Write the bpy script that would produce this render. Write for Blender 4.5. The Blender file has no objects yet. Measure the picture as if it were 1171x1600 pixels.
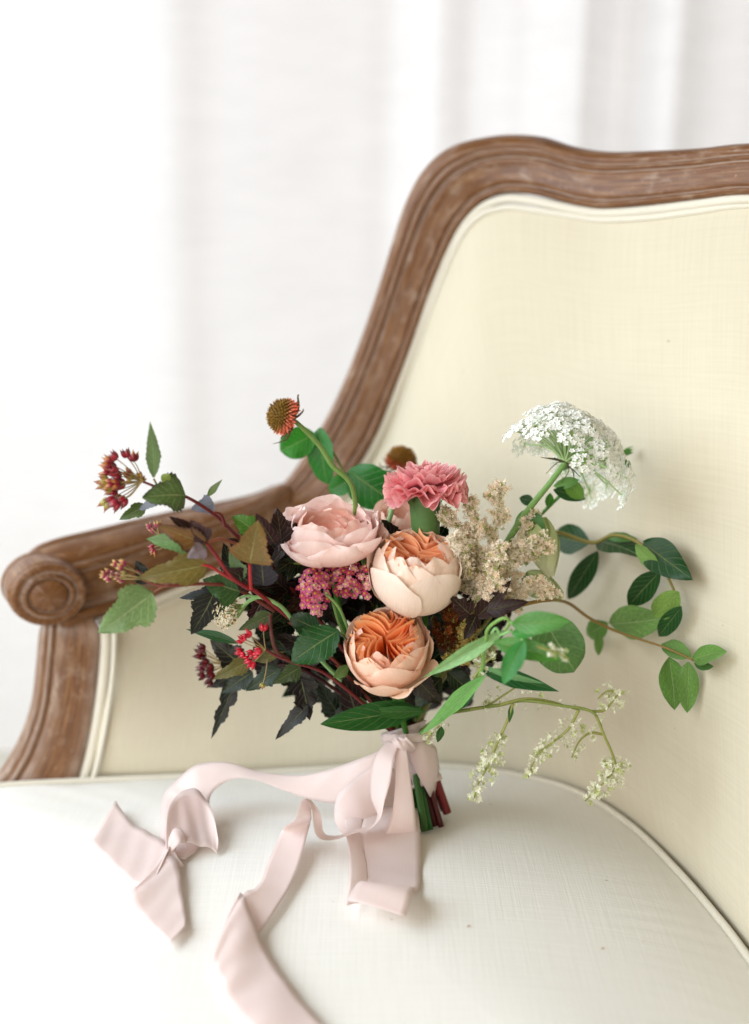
import bpy, math, random
import numpy as np
from mathutils import Vector
from mathutils.bvhtree import BVHTree

random.seed(7)
RNG = np.random.default_rng(11)
SC = bpy.context.scene
COL = SC.collection

# ------------------------------------------------------------------ camera
PITCH = math.radians(14.0)
Z0 = 0.48                                   # height of the cushion's welted edge
CAMZ = Z0 + 0.622
FPX = 2264.0                                # focal length in photo pixels (80 mm on a 41.4 mm wide frame)
cam_d = bpy.data.cameras.new('camera')
cam = bpy.data.objects.new('camera', cam_d)
COL.objects.link(cam)
cam.location = (0, 0, CAMZ)
cam.rotation_euler = (math.radians(90) - PITCH, 0, 0)
cam_d.sensor_fit = 'HORIZONTAL'
cam_d.sensor_width = 41.4
cam_d.lens = 80.0
cam_d.clip_end = 50
cam_d.dof.use_dof = True
cam_d.dof.focus_distance = 1.225
cam_d.dof.aperture_fstop = 3.6
SC.camera = cam

# ------------------------------------------------------------------ light
world = bpy.data.worlds.new('World')
SC.world = world
world.use_nodes = True
bg = world.node_tree.nodes['Background']
bg.inputs['Color'].default_value = (1.0, 0.70, 0.36, 1)
bg.inputs['Strength'].default_value = 0.14


def area(name, loc, target, sx, sy, power, color):
    d = bpy.data.lights.new(name, 'AREA')
    d.shape = 'RECTANGLE'
    d.size, d.size_y = sx, sy
    d.energy = power
    d.color = color
    o = bpy.data.objects.new(name, d)
    COL.objects.link(o)
    o.location = loc
    o.rotation_euler = (Vector(target) - Vector(loc)).to_track_quat('-Z', 'Y').to_euler()
    return o


area('window_light_behind_curtain', (-0.2, 3.6, 1.5), (-0.2, 2.0, 1.5), 5.0, 3.0, 39, (0.90, 0.935, 1.0))
area('window_light_side', (-1.60, 0.65, 1.60), (0.0, 1.1, 0.6), 1.5, 1.5, 30, (0.76, 0.88, 1.0))
area('room_fill', (-0.9, -0.7, 1.25), (0.05, 1.2, 0.7), 1.6, 1.4, 21, (1.0, 0.96, 0.91))  # unseen fill lamp, added on the camera side to brighten the roses
area('rim_light_corner', (-1.7, 2.15, 1.75), (-0.1, 1.3, 0.75), 1.2, 1.6, 15, (0.92, 0.96, 1.0))  # lamp added before the curtain to rim the frame and petals, not a window


SC.view_settings.view_transform = 'Standard'
SC.view_settings.look = 'None'
SC.view_settings.exposure = 0.63
SC.view_settings.gamma = 1.0

# ------------------------------------------------------------------ helpers
V = lambda *a: np.array(a, dtype=float)
CAM = V(0, 0, CAMZ)
FWD = V(0, math.cos(PITCH), -math.sin(PITCH))
UP = V(0, math.sin(PITCH), math.cos(PITCH))
RIGHT = V(1, 0, 0)


def nz(v):
    return v / (np.linalg.norm(v) + 1e-12)


def ray(px, py):
    return FWD + RIGHT * ((px - 585.5) / FPX) + UP * ((800 - py) / FPX)


def P(px, py, y):
    r = ray(px, py)
    return CAM + r * (y / r[1])


def UZ(px, py, z):
    r = ray(px, py)
    return CAM + r * ((z - CAMZ) / r[2])


def mpp(y):                                  # metres per photo pixel at depth y
    return y * 1.04 / FPX


def view(a, b, c):                           # direction: a right, b up, c toward the viewer
    return nz(RIGHT * a + UP * b - FWD * c)


def cr(pts, n):
    """Catmull-Rom through pts, n samples per span."""
    p = np.array(pts, float)
    k = len(p)
    if k < 3:
        return np.array([p[0] + (p[-1] - p[0]) * t for t in np.linspace(0, 1, n + 1)])
    e = np.vstack([2 * p[0] - p[1], p, 2 * p[-1] - p[-2]])
    out = []
    for i in range(k - 1):
        a, b, c, d = e[i], e[i + 1], e[i + 2], e[i + 3]
        for j in range(n):
            t = j / n
            out.append(0.5 * ((2 * b) + (c - a) * t + (2 * a - 5 * b + 4 * c - d) * t * t + (3 * b - a - 3 * c + d) * t ** 3))
    out.append(p[-1])
    return np.array(out)


def obj(name, data, parent=None):
    o = bpy.data.objects.new(name, data)
    COL.objects.link(o)
    if parent is not None:
        o.parent = parent
    return o


def tag(o, label=None, cat=None, group=None, kind=None):
    if label: o['label'] = label
    if cat: o['category'] = cat
    if group: o['group'] = group
    if kind: o['kind'] = kind
    return o


def empty(name, parent=None, loc=(0, 0, 0)):
    return obj(name, None, parent)


def mesh(name, verts, faces, mat, uv=None, col=None, smooth=True):
    me = bpy.data.meshes.new(name)
    me.from_pydata(np.asarray(verts).tolist(), [], faces)
    mats = mat if isinstance(mat, (list, tuple)) else [mat]
    for m in mats:
        me.materials.append(m)
    if uv is not None:
        l = me.uv_layers.new(name='UVMap')
        vi = np.empty(len(me.loops), dtype=np.int32)
        me.loops.foreach_get('vertex_index', vi)
        l.data.foreach_set('uv', np.asarray(uv, dtype=np.float32)[vi].ravel())
    if col is not None:
        c = np.asarray(col, dtype=np.float32)
        if c.ndim == 1:
            c = np.tile(c, (len(me.vertices), 1))
        if c.shape[1] == 3:
            c = np.hstack([c, np.ones((len(c), 1), np.float32)])
        a = me.color_attributes.new('Col', 'FLOAT_COLOR', 'POINT')
        a.data.foreach_set('color', c.ravel())
    if smooth:
        me.polygons.foreach_set('use_smooth', [True] * len(me.polygons))
    me.update()
    return me


def gfaces(n, m, cu=False, cv=False, off=0):
    f = []
    for i in range(n if cu else n - 1):
        i2 = (i + 1) % n
        for j in range(m if cv else m - 1):
            j2 = (j + 1) % m
            f.append((off + i * m + j, off + i2 * m + j, off + i2 * m + j2, off + i * m + j2))
    return f


def grid(name, G, mat, parent=None, cu=False, cv=False, uv=None, col=None, flip=False):
    n, m = G.shape[:2]
    f = gfaces(n, m, cu, cv)
    if flip:
        f = [q[::-1] for q in f]
    if uv is None:
        U, W = np.meshgrid(np.linspace(0, 1, n), np.linspace(0, 1, m), indexing='ij')
        uv = np.stack([U, W], -1)
    if col is not None:
        col = np.asarray(col)
        if col.ndim == 3:
            col = col.reshape(-1, col.shape[-1])
    return obj(name, mesh(name, G.reshape(-1, 3), f, mat, uv.reshape(-1, 2), col), parent)


def frames(pts):
    p = np.array(pts)
    t = np.gradient(p, axis=0)
    t /= np.linalg.norm(t, axis=1)[:, None] + 1e-12
    n = np.cross(t[0], V(0.3, 0.2, 1.0))
    n = nz(n)
    N = [n]
    for i in range(1, len(p)):
        n = N[-1] - t[i] * np.dot(N[-1], t[i])
        N.append(nz(n))
    N = np.array(N)
    return t, N, np.cross(t, N)


def tube_data(pts, radii, n=7, cap=True):
    p = np.array(pts)
    k = len(p)
    r = np.interp(np.linspace(0, 1, k), np.linspace(0, 1, len(radii)), radii)
    t, N, B = frames(p)
    a = np.linspace(0, 2 * np.pi, n, endpoint=False)
    G = p[:, None] + r[:, None, None] * (np.cos(a)[None, :, None] * N[:, None] + np.sin(a)[None, :, None] * B[:, None])
    v = G.reshape(-1, 3)
    f = gfaces(k, n, False, True)
    if cap:
        f.append(tuple(range(n))[::-1])
        f.append(tuple((k - 1) * n + i for i in range(n)))
    uv = np.stack(np.meshgrid(np.linspace(0, 1, k), np.linspace(0, 1, n), indexing='ij'), -1).reshape(-1, 2)
    return v, f, uv


def tube(name, pts, radii, mat, parent=None, n=7, span=6, col=None, raw=False):
    p = pts if raw else cr(pts, span)
    v, f, uv = tube_data(p, radii, n)
    return obj(name, mesh(name, v, f, mat, uv, col), parent)


class Acc:
    """collects little pieces that go into one mesh"""
    def __init__(s):
        s.v, s.f, s.c, s.n = [], [], [], 0

    def add(s, v, f, c):
        v = np.asarray(v, float)
        s.v.append(v)
        s.f += [tuple(i + s.n for i in q) for q in f]
        c = np.asarray(c, float)
        s.c.append(np.tile(c, (len(v), 1)) if c.ndim == 1 else c)
        s.n += len(v)

    def build(s, name, mat, parent=None, smooth=True):
        return obj(name, mesh(name, np.vstack(s.v), s.f, mat, None, np.vstack(s.c), smooth), parent)


def basis(a, roll=0.0):
    a = nz(a)
    h = V(0, 0, 1) if abs(a[2]) < 0.9 else V(1, 0, 0)
    x = nz(np.cross(h, a))
    y = np.cross(a, x)
    return np.cos(roll) * x + np.sin(roll) * y, -np.sin(roll) * x + np.cos(roll) * y, a


def lathe(name, prof, center, axis, mat, parent=None, n=40, roll=0, col=None, sq=(1, 1)):
    """prof: list of (r, h) along axis"""
    x, y, z = basis(axis, roll)
    a = np.linspace(0, 2 * np.pi, n, endpoint=False)
    pr = np.array(prof)
    G = center + pr[:, None, 0, None] * (np.cos(a)[None, :, None] * x * sq[0] + np.sin(a)[None, :, None] * y * sq[1]) + pr[:, None, 1, None] * z
    return grid(name, G, mat, parent, cv=True, col=col)


def sm(a, b, x):
    t = np.clip((x - a) / (b - a), 0, 1)
    return t * t * (3 - 2 * t)


# ------------------------------------------------------------------ materials
def newmat(name):
    m = bpy.data.materials.new(name)
    m.use_nodes = True
    nt = m.node_tree
    b = nt.nodes['Principled BSDF']
    return m, nt, b


def N(nt, t, **kw):
    n = nt.nodes.new(t)
    for k, v in kw.items():
        setattr(n, k, v)
    return n


def mixcol(nt, fac, a, b, mode='MIX'):
    m = N(nt, 'ShaderNodeMix', data_type='RGBA', blend_type=mode)
    for s, v in ((0, fac), (6, a), (7, b)):
        if isinstance(v, bpy.types.NodeSocket):
            nt.links.new(v, m.inputs[s])
        else:
            m.inputs[s].default_value = v if s == 0 else (*v, 1)
    return m.outputs[2]


def noise(nt, vec, scale, detail=3, rough=0.5):
    n = N(nt, 'ShaderNodeTexNoise')
    n.inputs['Scale'].default_value = scale
    n.inputs['Detail'].default_value = detail
    n.inputs['Roughness'].default_value = rough
    if vec is not None:
        nt.links.new(vec, n.inputs['Vector'])
    return n.outputs['Fac']


def mapping(nt, vec, scale):
    m = N(nt, 'ShaderNodeMapping')
    m.inputs['Scale'].default_value = scale
    nt.links.new(vec, m.inputs['Vector'])
    return m.outputs['Vector']


def ramp(nt, fac, stops):
    r = N(nt, 'ShaderNodeValToRGB')
    el = r.color_ramp.elements
    while len(el) < len(stops):
        el.new(0.5)
    for e, (p, c) in zip(el, stops):
        e.position = p
        e.color = (*c, 1) if len(c) == 3 else c
    nt.links.new(fac, r.inputs['Fac'])
    return r.outputs['Color']


def bump(nt, b, h, strength, dist):
    n = N(nt, 'ShaderNodeBump')
    n.inputs['Strength'].default_value = strength
    n.inputs['Distance'].default_value = dist
    nt.links.new(h, n.inputs['Height'])
    nt.links.new(n.outputs['Normal'], b.inputs['Normal'])
    return n


def math_(nt, op, a, b=None):
    n = N(nt, 'ShaderNodeMath', operation=op)
    for i, v in enumerate((a, b)):
        if v is None: continue
        if isinstance(v, bpy.types.NodeSocket): nt.links.new(v, n.inputs[i])
        else: n.inputs[i].default_value = v
    return n.outputs[0]


def add_translucent(nt, b, colsock, amount, tint=None):
    out = nt.nodes['Material Output']
    t = N(nt, 'ShaderNodeBsdfTranslucent')
    if isinstance(colsock, bpy.types.NodeSocket):
        nt.links.new(colsock, t.inputs['Color'])
    else:
        t.inputs['Color'].default_value = (*colsock, 1)
    mx = N(nt, 'ShaderNodeMixShader')
    mx.inputs[0].default_value = amount
    nt.links.new(b.outputs[0], mx.inputs[1])
    nt.links.new(t.outputs[0], mx.inputs[2])
    nt.links.new(mx.outputs[0], out.inputs['Surface'])


def attr_mat(name, rough=0.5, trans=0.0, spec=0.3, vein=None, stretch=None, sheen=0.0, vary=0.12, bumpy=0.0):
    """base colour from the piece's own pigment attribute, with grain"""
    m, nt, b = newmat(name)
    a = N(nt, 'ShaderNodeAttribute', attribute_name='Col')
    tc = N(nt, 'ShaderNodeTexCoord')
    c = a.outputs['Color']
    h = None
    if vein == 'leaf':
        sep = N(nt, 'ShaderNodeSeparateXYZ')
        nt.links.new(tc.outputs['UV'], sep.inputs[0])
        au = math_(nt, 'ABSOLUTE', math_(nt, 'SUBTRACT', sep.outputs['Y'], 0.5))
        # side veins leave the midrib obliquely
        ph = math_(nt, 'SUBTRACT', math_(nt, 'MULTIPLY', sep.outputs['X'], 7.0), math_(nt, 'MULTIPLY', au, 4.2))
        fr = math_(nt, 'ABSOLUTE', math_(nt, 'SUBTRACT', math_(nt, 'FRACT', ph), 0.5))
        side = ramp(nt, fr, [(0.0, (1, 1, 1)), (0.09, (0, 0, 0))])
        mid = ramp(nt, au, [(0.0, (1, 1, 1)), (0.03, (0, 0, 0))])
        vn = math_(nt, 'MAXIMUM', mid, math_(nt, 'MULTIPLY', side, 0.45))
        lighter = mixcol(nt, 0.45, c, (0.55, 0.62, 0.30))
        c = mixcol(nt, math_(nt, 'MULTIPLY', vn, 0.7), c, lighter)
        h = vn
        nn = noise(nt, mapping(nt, tc.outputs['UV'], (6, 5, 1)), 3.0, 4)
        c = mixcol(nt, 0.6, c, mixcol(nt, 1.0, c, ramp(nt, nn, [(0.3, (0.55, 0.6, 0.5)), (0.7, (1.35, 1.25, 1.05))]), 'MULTIPLY'))
    elif vein == 'petal':
        nn = noise(nt, mapping(nt, tc.outputs['UV'], (30, 2.0, 1)), 2.2, 4)
        c = mixcol(nt, vary, c, mixcol(nt, 1.0, c, ramp(nt, nn, [(0.3, (0.72, 0.6, 0.58)), (0.7, (1.1, 1.1, 1.1))]), 'MULTIPLY'))
        h = nn
    else:
        nn = noise(nt, tc.outputs['Object'], 260, 3)
        c = mixcol(nt, vary * 2, c, mixcol(nt, 1.0, c, ramp(nt, nn, [(0.3, (0.6, 0.6, 0.6)), (0.7, (1.25, 1.25, 1.25))]), 'MULTIPLY'))
    nt.links.new(c, b.inputs['Base Color'])
    b.inputs['Roughness'].default_value = rough
    b.inputs['Specular IOR Level'].default_value = spec
    if sheen:
        b.inputs['Sheen Weight'].default_value = sheen
    if h is not None and bumpy:
        bump(nt, b, h, bumpy, 0.0012)
    if trans:
        add_translucent(nt, b, c, trans)
    return m


M = {}
M['petal'] = attr_mat('rose_petal', 0.55, 0.28, 0.25, 'petal', bumpy=0.12, vary=0.25)
M['heart'] = attr_mat('rose_heart_petal', 0.55, 0.42, 0.2, 'petal', bumpy=0.12, vary=0.2)
M['white'] = attr_mat('white_floret', 0.6, 0.12, 0.2, vary=0.05)
M['leaf'] = attr_mat('leaf_satin', 0.42, 0.22, 0.40, 'leaf', bumpy=0.5)
M['leafdark'] = attr_mat('leaf_glossy_dark', 0.42, 0.05, 0.32, 'leaf', bumpy=0.7)
M['tiny'] = attr_mat('tiny_floret', 0.6, 0.35, 0.2, vary=0.06)
M['stem'] = attr_mat('plant_stem', 0.5, 0.0, 0.35)
M['berry'] = attr_mat('seed_capsule', 0.3, 0.0, 0.5, vary=0.2)


def fabric(name, base, dark, weave=900, rough=0.85, strength=0.25, blotch=0.3, thread=0.3):
    m, nt, b = newmat(name)
    tc = N(nt, 'ShaderNodeTexCoord')
    n1 = noise(nt, mapping(nt, tc.outputs['UV'], (weave, 12, 1)), 1.0, 2)
    n2 = noise(nt, mapping(nt, tc.outputs['UV'], (12, weave, 1)), 1.0, 2)
    w = math_(nt, 'ADD', n1, n2)
    n3 = noise(nt, tc.outputs['Object'], 3.5, 4)
    c = mixcol(nt, math_(nt, 'MULTIPLY', n3, blotch), base, dark)
    c = mixcol(nt, thread, c, mixcol(nt, 1.0, c, ramp(nt, math_(nt, 'MULTIPLY', w, 0.5), [(0.35, (0.82, 0.80, 0.76)), (0.62, (1.06, 1.06, 1.06))]), 'MULTIPLY'))
    # a few tiny slubs and specks in the linen
    sp = noise(nt, tc.outputs['Object'], 150, 1)
    c = mixcol(nt, ramp(nt, sp, [(0.80, (0, 0, 0)), (0.84, (0.5, 0.5, 0.5))]), c, (0.30, 0.22, 0.12))
    nt.links.new(c, b.inputs['Base Color'])
    b.inputs['Roughness'].default_value = rough
    b.inputs['Specular IOR Level'].default_value = 0.15
    b.inputs['Sheen Weight'].default_value = 0.15
    bump(nt, b, w, strength, 0.0006)
    return m


M['linen'] = fabric('cream_linen', (0.62, 0.565, 0.435), (0.58, 0.515, 0.37), weave=420, thread=0.26, strength=0.4)
M['seat'] = fabric('ivory_cotton', (0.82, 0.808, 0.76), (0.79, 0.77, 0.70), weave=420, thread=0.20, strength=0.35)
M['welt'] = fabric('ivory_welt', (0.70, 0.655, 0.55), (0.66, 0.61, 0.49), weave=300)


def wood_mat():
    m, nt, b = newmat('limed_walnut')
    tc = N(nt, 'ShaderNodeTexCoord')
    uv = tc.outputs['UV']
    g1 = noise(nt, mapping(nt, uv, (5, 90, 1)), 1.0, 5, 0.6)
    g2 = noise(nt, mapping(nt, uv, (13, 15, 1)), 1.0, 6, 0.6)
    base = ramp(nt, g1, [(0.25, (0.070, 0.024, 0.007)), (0.46, (0.135, 0.052, 0.017)), (0.60, (0.215, 0.098, 0.036)), (0.8, (0.33, 0.180, 0.078))])
    wash = ramp(nt, g2, [(0.50, (0, 0, 0)), (0.74, (0.5, 0.5, 0.5))])
    msk = ramp(nt, noise(nt, mapping(nt, uv, (3.2, 2.2, 1)), 1.0, 3), [(0.40, (0.25, 0.25, 0.25)), (0.62, (1, 1, 1))])
    c = mixcol(nt, math_(nt, 'MULTIPLY', wash, msk), base, (0.52, 0.41, 0.31))
    # lime wax caught in the grooves of the moulding
    geo = N(nt, 'ShaderNodeNewGeometry')
    gr = ramp(nt, geo.outputs['Pointiness'], [(0.42, (0.8, 0.8, 0.8)), (0.495, (0, 0, 0))])
    c = mixcol(nt, math_(nt, 'MULTIPLY', gr, math_(nt, 'MULTIPLY', g2, 1.4)), c, (0.58, 0.50, 0.43))
    # worn flecks
    fl = noise(nt, mapping(nt, uv, (40, 40, 1)), 1.0, 3, 0.7)
    c = mixcol(nt, ramp(nt, fl, [(0.64, (0, 0, 0)), (0.74, (0.6, 0.6, 0.6))]), c, (0.62, 0.50, 0.40))
    nt.links.new(c, b.inputs['Base Color'])
    b.inputs['Roughness'].default_value = 0.34
    b.inputs['Specular IOR Level'].default_value = 0.28
    b.inputs['Coat Weight'].default_value = 0.0
    b.inputs['Coat Roughness'].default_value = 0.22
    bump(nt, b, g1, 0.25, 0.0012)
    return m


M['wood'] = wood_mat()


def ribbon_mat():
    m, nt, b = newmat('silk_ribbon')
    tc = N(nt, 'ShaderNodeTexCoord')
    n1 = noise(nt, mapping(nt, tc.outputs['UV'], (3, 160, 1)), 1.0, 2)
    n2 = noise(nt, tc.outputs['Object'], 40, 3)
    c = mixcol(nt, n2, (0.92, 0.80, 0.765), (0.94, 0.845, 0.82))
    c = mixcol(nt, 0.25, c, mixcol(nt, 1.0, c, ramp(nt, n1, [(0.3, (0.85, 0.82, 0.82)), (0.7, (1.05, 1.05, 1.05))]), 'MULTIPLY'))
    nt.links.new(c, b.inputs['Base Color'])
    b.inputs['Roughness'].default_value = 0.34
    b.inputs['Specular IOR Level'].default_value = 0.35
    b.inputs['Sheen Weight'].default_value = 0.3
    bump(nt, b, n1, 0.15, 0.0004)
    add_translucent(nt, b, c, 0.45)
    return m


M['ribbon'] = ribbon_mat()


def curtain_mat():
    m, nt, b = newmat('sheer_linen_curtain')
    tc = N(nt, 'ShaderNodeTexCoord')
    ob = tc.outputs['Object']
    n1 = noise(nt, mapping(nt, ob, (14, 1, 60)), 1.0, 3, 0.5)
    n2 = noise(nt, mapping(nt, ob, (5, 1, 9)), 1.0, 4, 0.6)
    c = ramp(nt, math_(nt, 'ADD', math_(nt, 'MULTIPLY', n1, 0.5), math_(nt, 'MULTIPLY', n2, 0.5)), [(0.35, (0.89, 0.885, 0.885)), (0.6, (0.935, 0.93, 0.93))])
    nt.links.new(c, b.inputs['Base Color'])
    b.inputs['Roughness'].default_value = 0.9
    b.inputs['Specular IOR Level'].default_value = 0.1
    add_translucent(nt, b, c, 0.55)
    return m


M['curtain'] = curtain_mat()


def floor_mat():
    m, nt, b = newmat('pale_carpet')
    tc = N(nt, 'ShaderNodeTexCoord')
    n1 = noise(nt, tc.outputs['Object'], 220, 4)
    n2 = noise(nt, tc.outputs['Object'], 5, 3)
    c = mixcol(nt, n2, (0.70, 0.69, 0.62), (0.60, 0.58, 0.50))
    c = mixcol(nt, 0.5, c, mixcol(nt, 1.0, c, ramp(nt, n1, [(0.3, (0.7, 0.7, 0.7)), (0.7, (1.1, 1.1, 1.1))]), 'MULTIPLY'))
    nt.links.new(c, b.inputs['Base Color'])
    b.inputs['Roughness'].default_value = 0.95
    bump(nt, b, n1, 0.5, 0.004)
    return m


M['floor'] = floor_mat()

# ------------------------------------------------------------------ setting
fl = obj('floor', mesh('floor', [(-4, -1.5, 0), (4, -1.5, 0), (4, 5, 0), (-4, 5, 0)], [(0, 1, 2, 3)], M['floor']))
tag(fl, 'pale carpeted floor behind the armchair', kind='structure')

# curtain: vertical folds, gathered more tightly towards the right
xs = np.linspace(-2.3, 2.6, 620)


def fold_depth(x):
    y = 0.035 * np.sin(x * 4.1 + 0.6) + 0.018 * np.sin(x * 9.7 + 1.0)
    right = sm(-0.05, 0.25, x)
    y += right * (0.038 * np.sin(x * 31.0 + 0.9) + 0.026 * np.sin(x * 47.0 + 0.4))
    y += (1 - right) * 0.018 * np.tanh((x + 0.30) * 30)
    return y


zs = np.linspace(0.012, 2.7, 60)
X, Zg = np.meshgrid(xs, zs, indexing='ij')
Yg = 2.55 + fold_depth(X + 0.012 * np.sin(Zg * 2.3)) * (0.85 + 0.12 * Zg)
cu = grid('curtain', np.stack([X, Yg, Zg], -1), M['curtain'])
tag(cu, 'sheer white linen curtain glowing with window light behind the armchair', 'curtain')

# ------------------------------------------------------------------ armchair
chair = tag(empty('armchair'), 'cream upholstered armchair with carved limed wood frame and scrolled arm', 'armchair')

back_px = [(-150, 1248), (0, 1231), (130, 1223), (330, 1215), (520, 1204), (680, 1200), (800, 1213), (900, 1240),
           (985, 1293), (1060, 1366), (1130, 1448), (1171, 1503)]
back_pts = [UZ(a, b, Z0) for a, b in back_px]
e = back_pts[-1]
d = nz(back_pts[-1] - back_pts[-2])
rest = [e + d * 0.10, e + d * 0.20, e + d * 0.32 + V(-0.004, 0, 0), e + d * 0.40 + V(-0.03, 0, 0), e + d * 0.44 + V(-0.09, 0, 0), V(0.22, 0.60, Z0), V(0.0, 0.60, Z0), V(-0.25, 0.64, Z0),
        V(-0.44, 0.74, Z0), V(-0.52, 0.9, Z0), V(-0.53, 1.1, Z0), V(-0.50, 1.24, Z0)]
loop = np.array(back_pts + rest)
ol = np.array(list(loop) + [loop[0]])
ex = np.vstack([loop[-2:], loop, loop[:3]])
outline = cr(ex, 10)[20:20 + 10 * len(loop)]          # closed curve, counter-clockwise or not
cen = V(0.0, 1.02, Z0)


def out_dir(o):
    t = np.roll(o, -1, 0) - np.roll(o, 1, 0)
    n = np.stack([t[:, 1], -t[:, 0], np.zeros(len(o))], -1)
    n /= np.linalg.norm(n, axis=1)[:, None]
    if np.mean(np.sum(n * (o - cen), 1)) < 0: n = -n
    return n


od = out_dir(outline)
rings = []
for s in np.linspace(0.0, 1.0, 46):
    p = cen + (outline - cen) * s
    p[:, 2] = Z0 + 0.042 * (1 - s ** 2.5)
    x, y = p[:, 0], p[:, 1]
    soft = 0.0011 * np.sin(13 * x + 7 * y + 1.0) * np.sin(9 * x - 15 * y) + 0.0006 * np.sin(31 * x + 11 * y + 2 * np.sin(8 * y))
    foot = UZ(672, 1288, Z0 + 0.034)
    dent = 0.005 * np.exp(-((x - foot[0]) ** 2 + (y - foot[1]) ** 2) / 0.028 ** 2)
    p[:, 2] += (soft - dent) * (1 - sm(0.9, 1.0, s))
    edge = sm(0.55, 0.9, s) * (1 - sm(0.985, 1.0, s))
    # soft pulls in the cover
    wr = 0.0008 * np.sin(38 * x + 24 * y + 3 * np.sin(11 * y)) * sm(-0.05, -0.35, x) + 0.0003 * np.sin(70 * np.arctan2(y - cen[1], x - cen[0])) * edge
    p[:, 2] += wr * (0 if s == 0 else 1) * sm(0.05, 0.3, s)
    rings.append(p)
for h, bl in ((-0.006, 0.0), (-0.02, 0.004), (-0.05, 0.007), (-0.085, 0.004), (-0.1, -0.002)):
    p = outline + od * bl
    p[:, 2] = Z0 + h
    rings.append(p)
p = cen + (outline - cen) * 0.6
p[:, 2] = Z0 - 0.1
rings.append(p)
RG = np.array(rings)
uvs = RG[:, :, :2].copy()
cushion = tag(empty('seat_cushion'), 'ivory loose seat cushion with welted edge lying on the armchair', 'cushion')
cov = grid('cushion_cover', RG, M['seat'], cushion, cv=True, uv=uvs)
cv_, cf_ = RG.reshape(-1, 3), gfaces(RG.shape[0], RG.shape[1], False, True)
BV_SEAT = BVHTree.FromPolygons([Vector(q) for q in cv_], cf_)
pip = outline + od * 0.001
pip = np.vstack([pip, pip[:2]])
pip[:, 2] = Z0 + 0.0012
tube('piping', pip, [0.0036], M['welt'], cushion, n=10, raw=True)
pip2 = pip.copy(); pip2[:, 2] = Z0 - 0.099
tube('piping', pip2, [0.0036], M['welt'], cushion, n=8, raw=True)

# upholstered inner back, running from the arm round the corner to the back
ST = [((128, 1222), (163, 985), 1.405), ((230, 1220), (250, 947), 1.45), ((340, 1215), (340, 905), 1.505), ((450, 1208), (450, 850), 1.56),
      ((540, 1203), (538, 782), 1.59), ((640, 1200), (598, 690), 1.588), ((720, 1203), (648, 560), 1.578), ((790, 1211), (690, 440), 1.567),
      ((850, 1224), (735, 350), 1.552), ((900, 1240), (792, 324), 1.53), ((960, 1275), (862, 332), 1.50), ((1020, 1327), (942, 343), 1.465),
      ((1080, 1389), (1040, 337), 1.415), ((1171, 1503), (1171, 320), 1.35)]
BOT = [UZ(a[0], a[1], Z0) for a, b, y in ST]
TOP = [P(b[0], b[1], y) for a, b, y in ST]
BOT += [e + d * 0.12, e + d * 0.24, e + d * 0.36, e + d * 0.48]
TOP += [P(1330, 326, 1.275), P(1520, 335, 1.20), P(1760, 350, 1.115), P(2060, 372, 1.02)]
Bc, Tc = cr(BOT, 8), cr(TOP, 8)
tb = np.gradient(Bc, axis=0)
nb = np.stack([tb[:, 1], -tb[:, 0], np.zeros(len(tb))], -1)
nb /= np.linalg.norm(nb, axis=1)[:, None]
if np.mean(np.sum(nb * (Bc - cen), 1)) < 0: nb = -nb
Bc = Bc + nb * 0.011
rows = []
for s in np.concatenate([[-0.16, -0.08], np.linspace(0, 1, 40)]):
    p = Bc + (Tc - Bc) * s
    if s < 0:
        p = Bc.copy(); p[:, 2] += s * 0.6
    bulge = 0.016 * np.sin(np.pi * np.clip(s, 0, 1)) ** 0.55
    ends = np.ones(len(p))
    ends[:5] = np.array([0.0, 0.45, 0.75, 0.9, 0.97])
    p = p - nb * (bulge * ends)[:, None]
    rows.append(p)
PN = np.array(rows).transpose(1, 0, 2)                 # along, up, 3
lens = np.concatenate([[0], np.cumsum(np.linalg.norm(np.diff(PN[:, 20], axis=0), axis=1))])
hl = np.concatenate([[0], np.cumsum(np.linalg.norm(np.diff(PN[60], axis=0), axis=1))])
uvp = np.stack(np.meshgrid(lens, hl, indexing='ij'), -1)
grid('inner_back', PN, M['linen'], chair, uv=uvp)
BV_PAN = BVHTree.FromPolygons([Vector(q) for q in PN.reshape(-1, 3)], gfaces(*PN.shape[:2]))
PB = PN + (nb * 0.045)[:, None, :] + V(0, 0, -0.004)
grid('outer_back', PB, M['linen'], chair, uv=uvp, flip=True)


def on_seat(px, py, lift=0.002):
    r = nz(ray(px, py))
    h = BV_SEAT.ray_cast(Vector(CAM), Vector(r))
    q = np.array(h[0]) if h[0] is not None else UZ(px, py, Z0 + 0.02)
    return q + V(0, 0, lift)


def on_back(px, py, gap=0.02):
    r = nz(ray(px, py))
    h = BV_PAN.ray_cast(Vector(CAM), Vector(r))
    if h[0] is None:
        return P(px, py, 1.3)
    return np.array(h[0]) - r * gap


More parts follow.
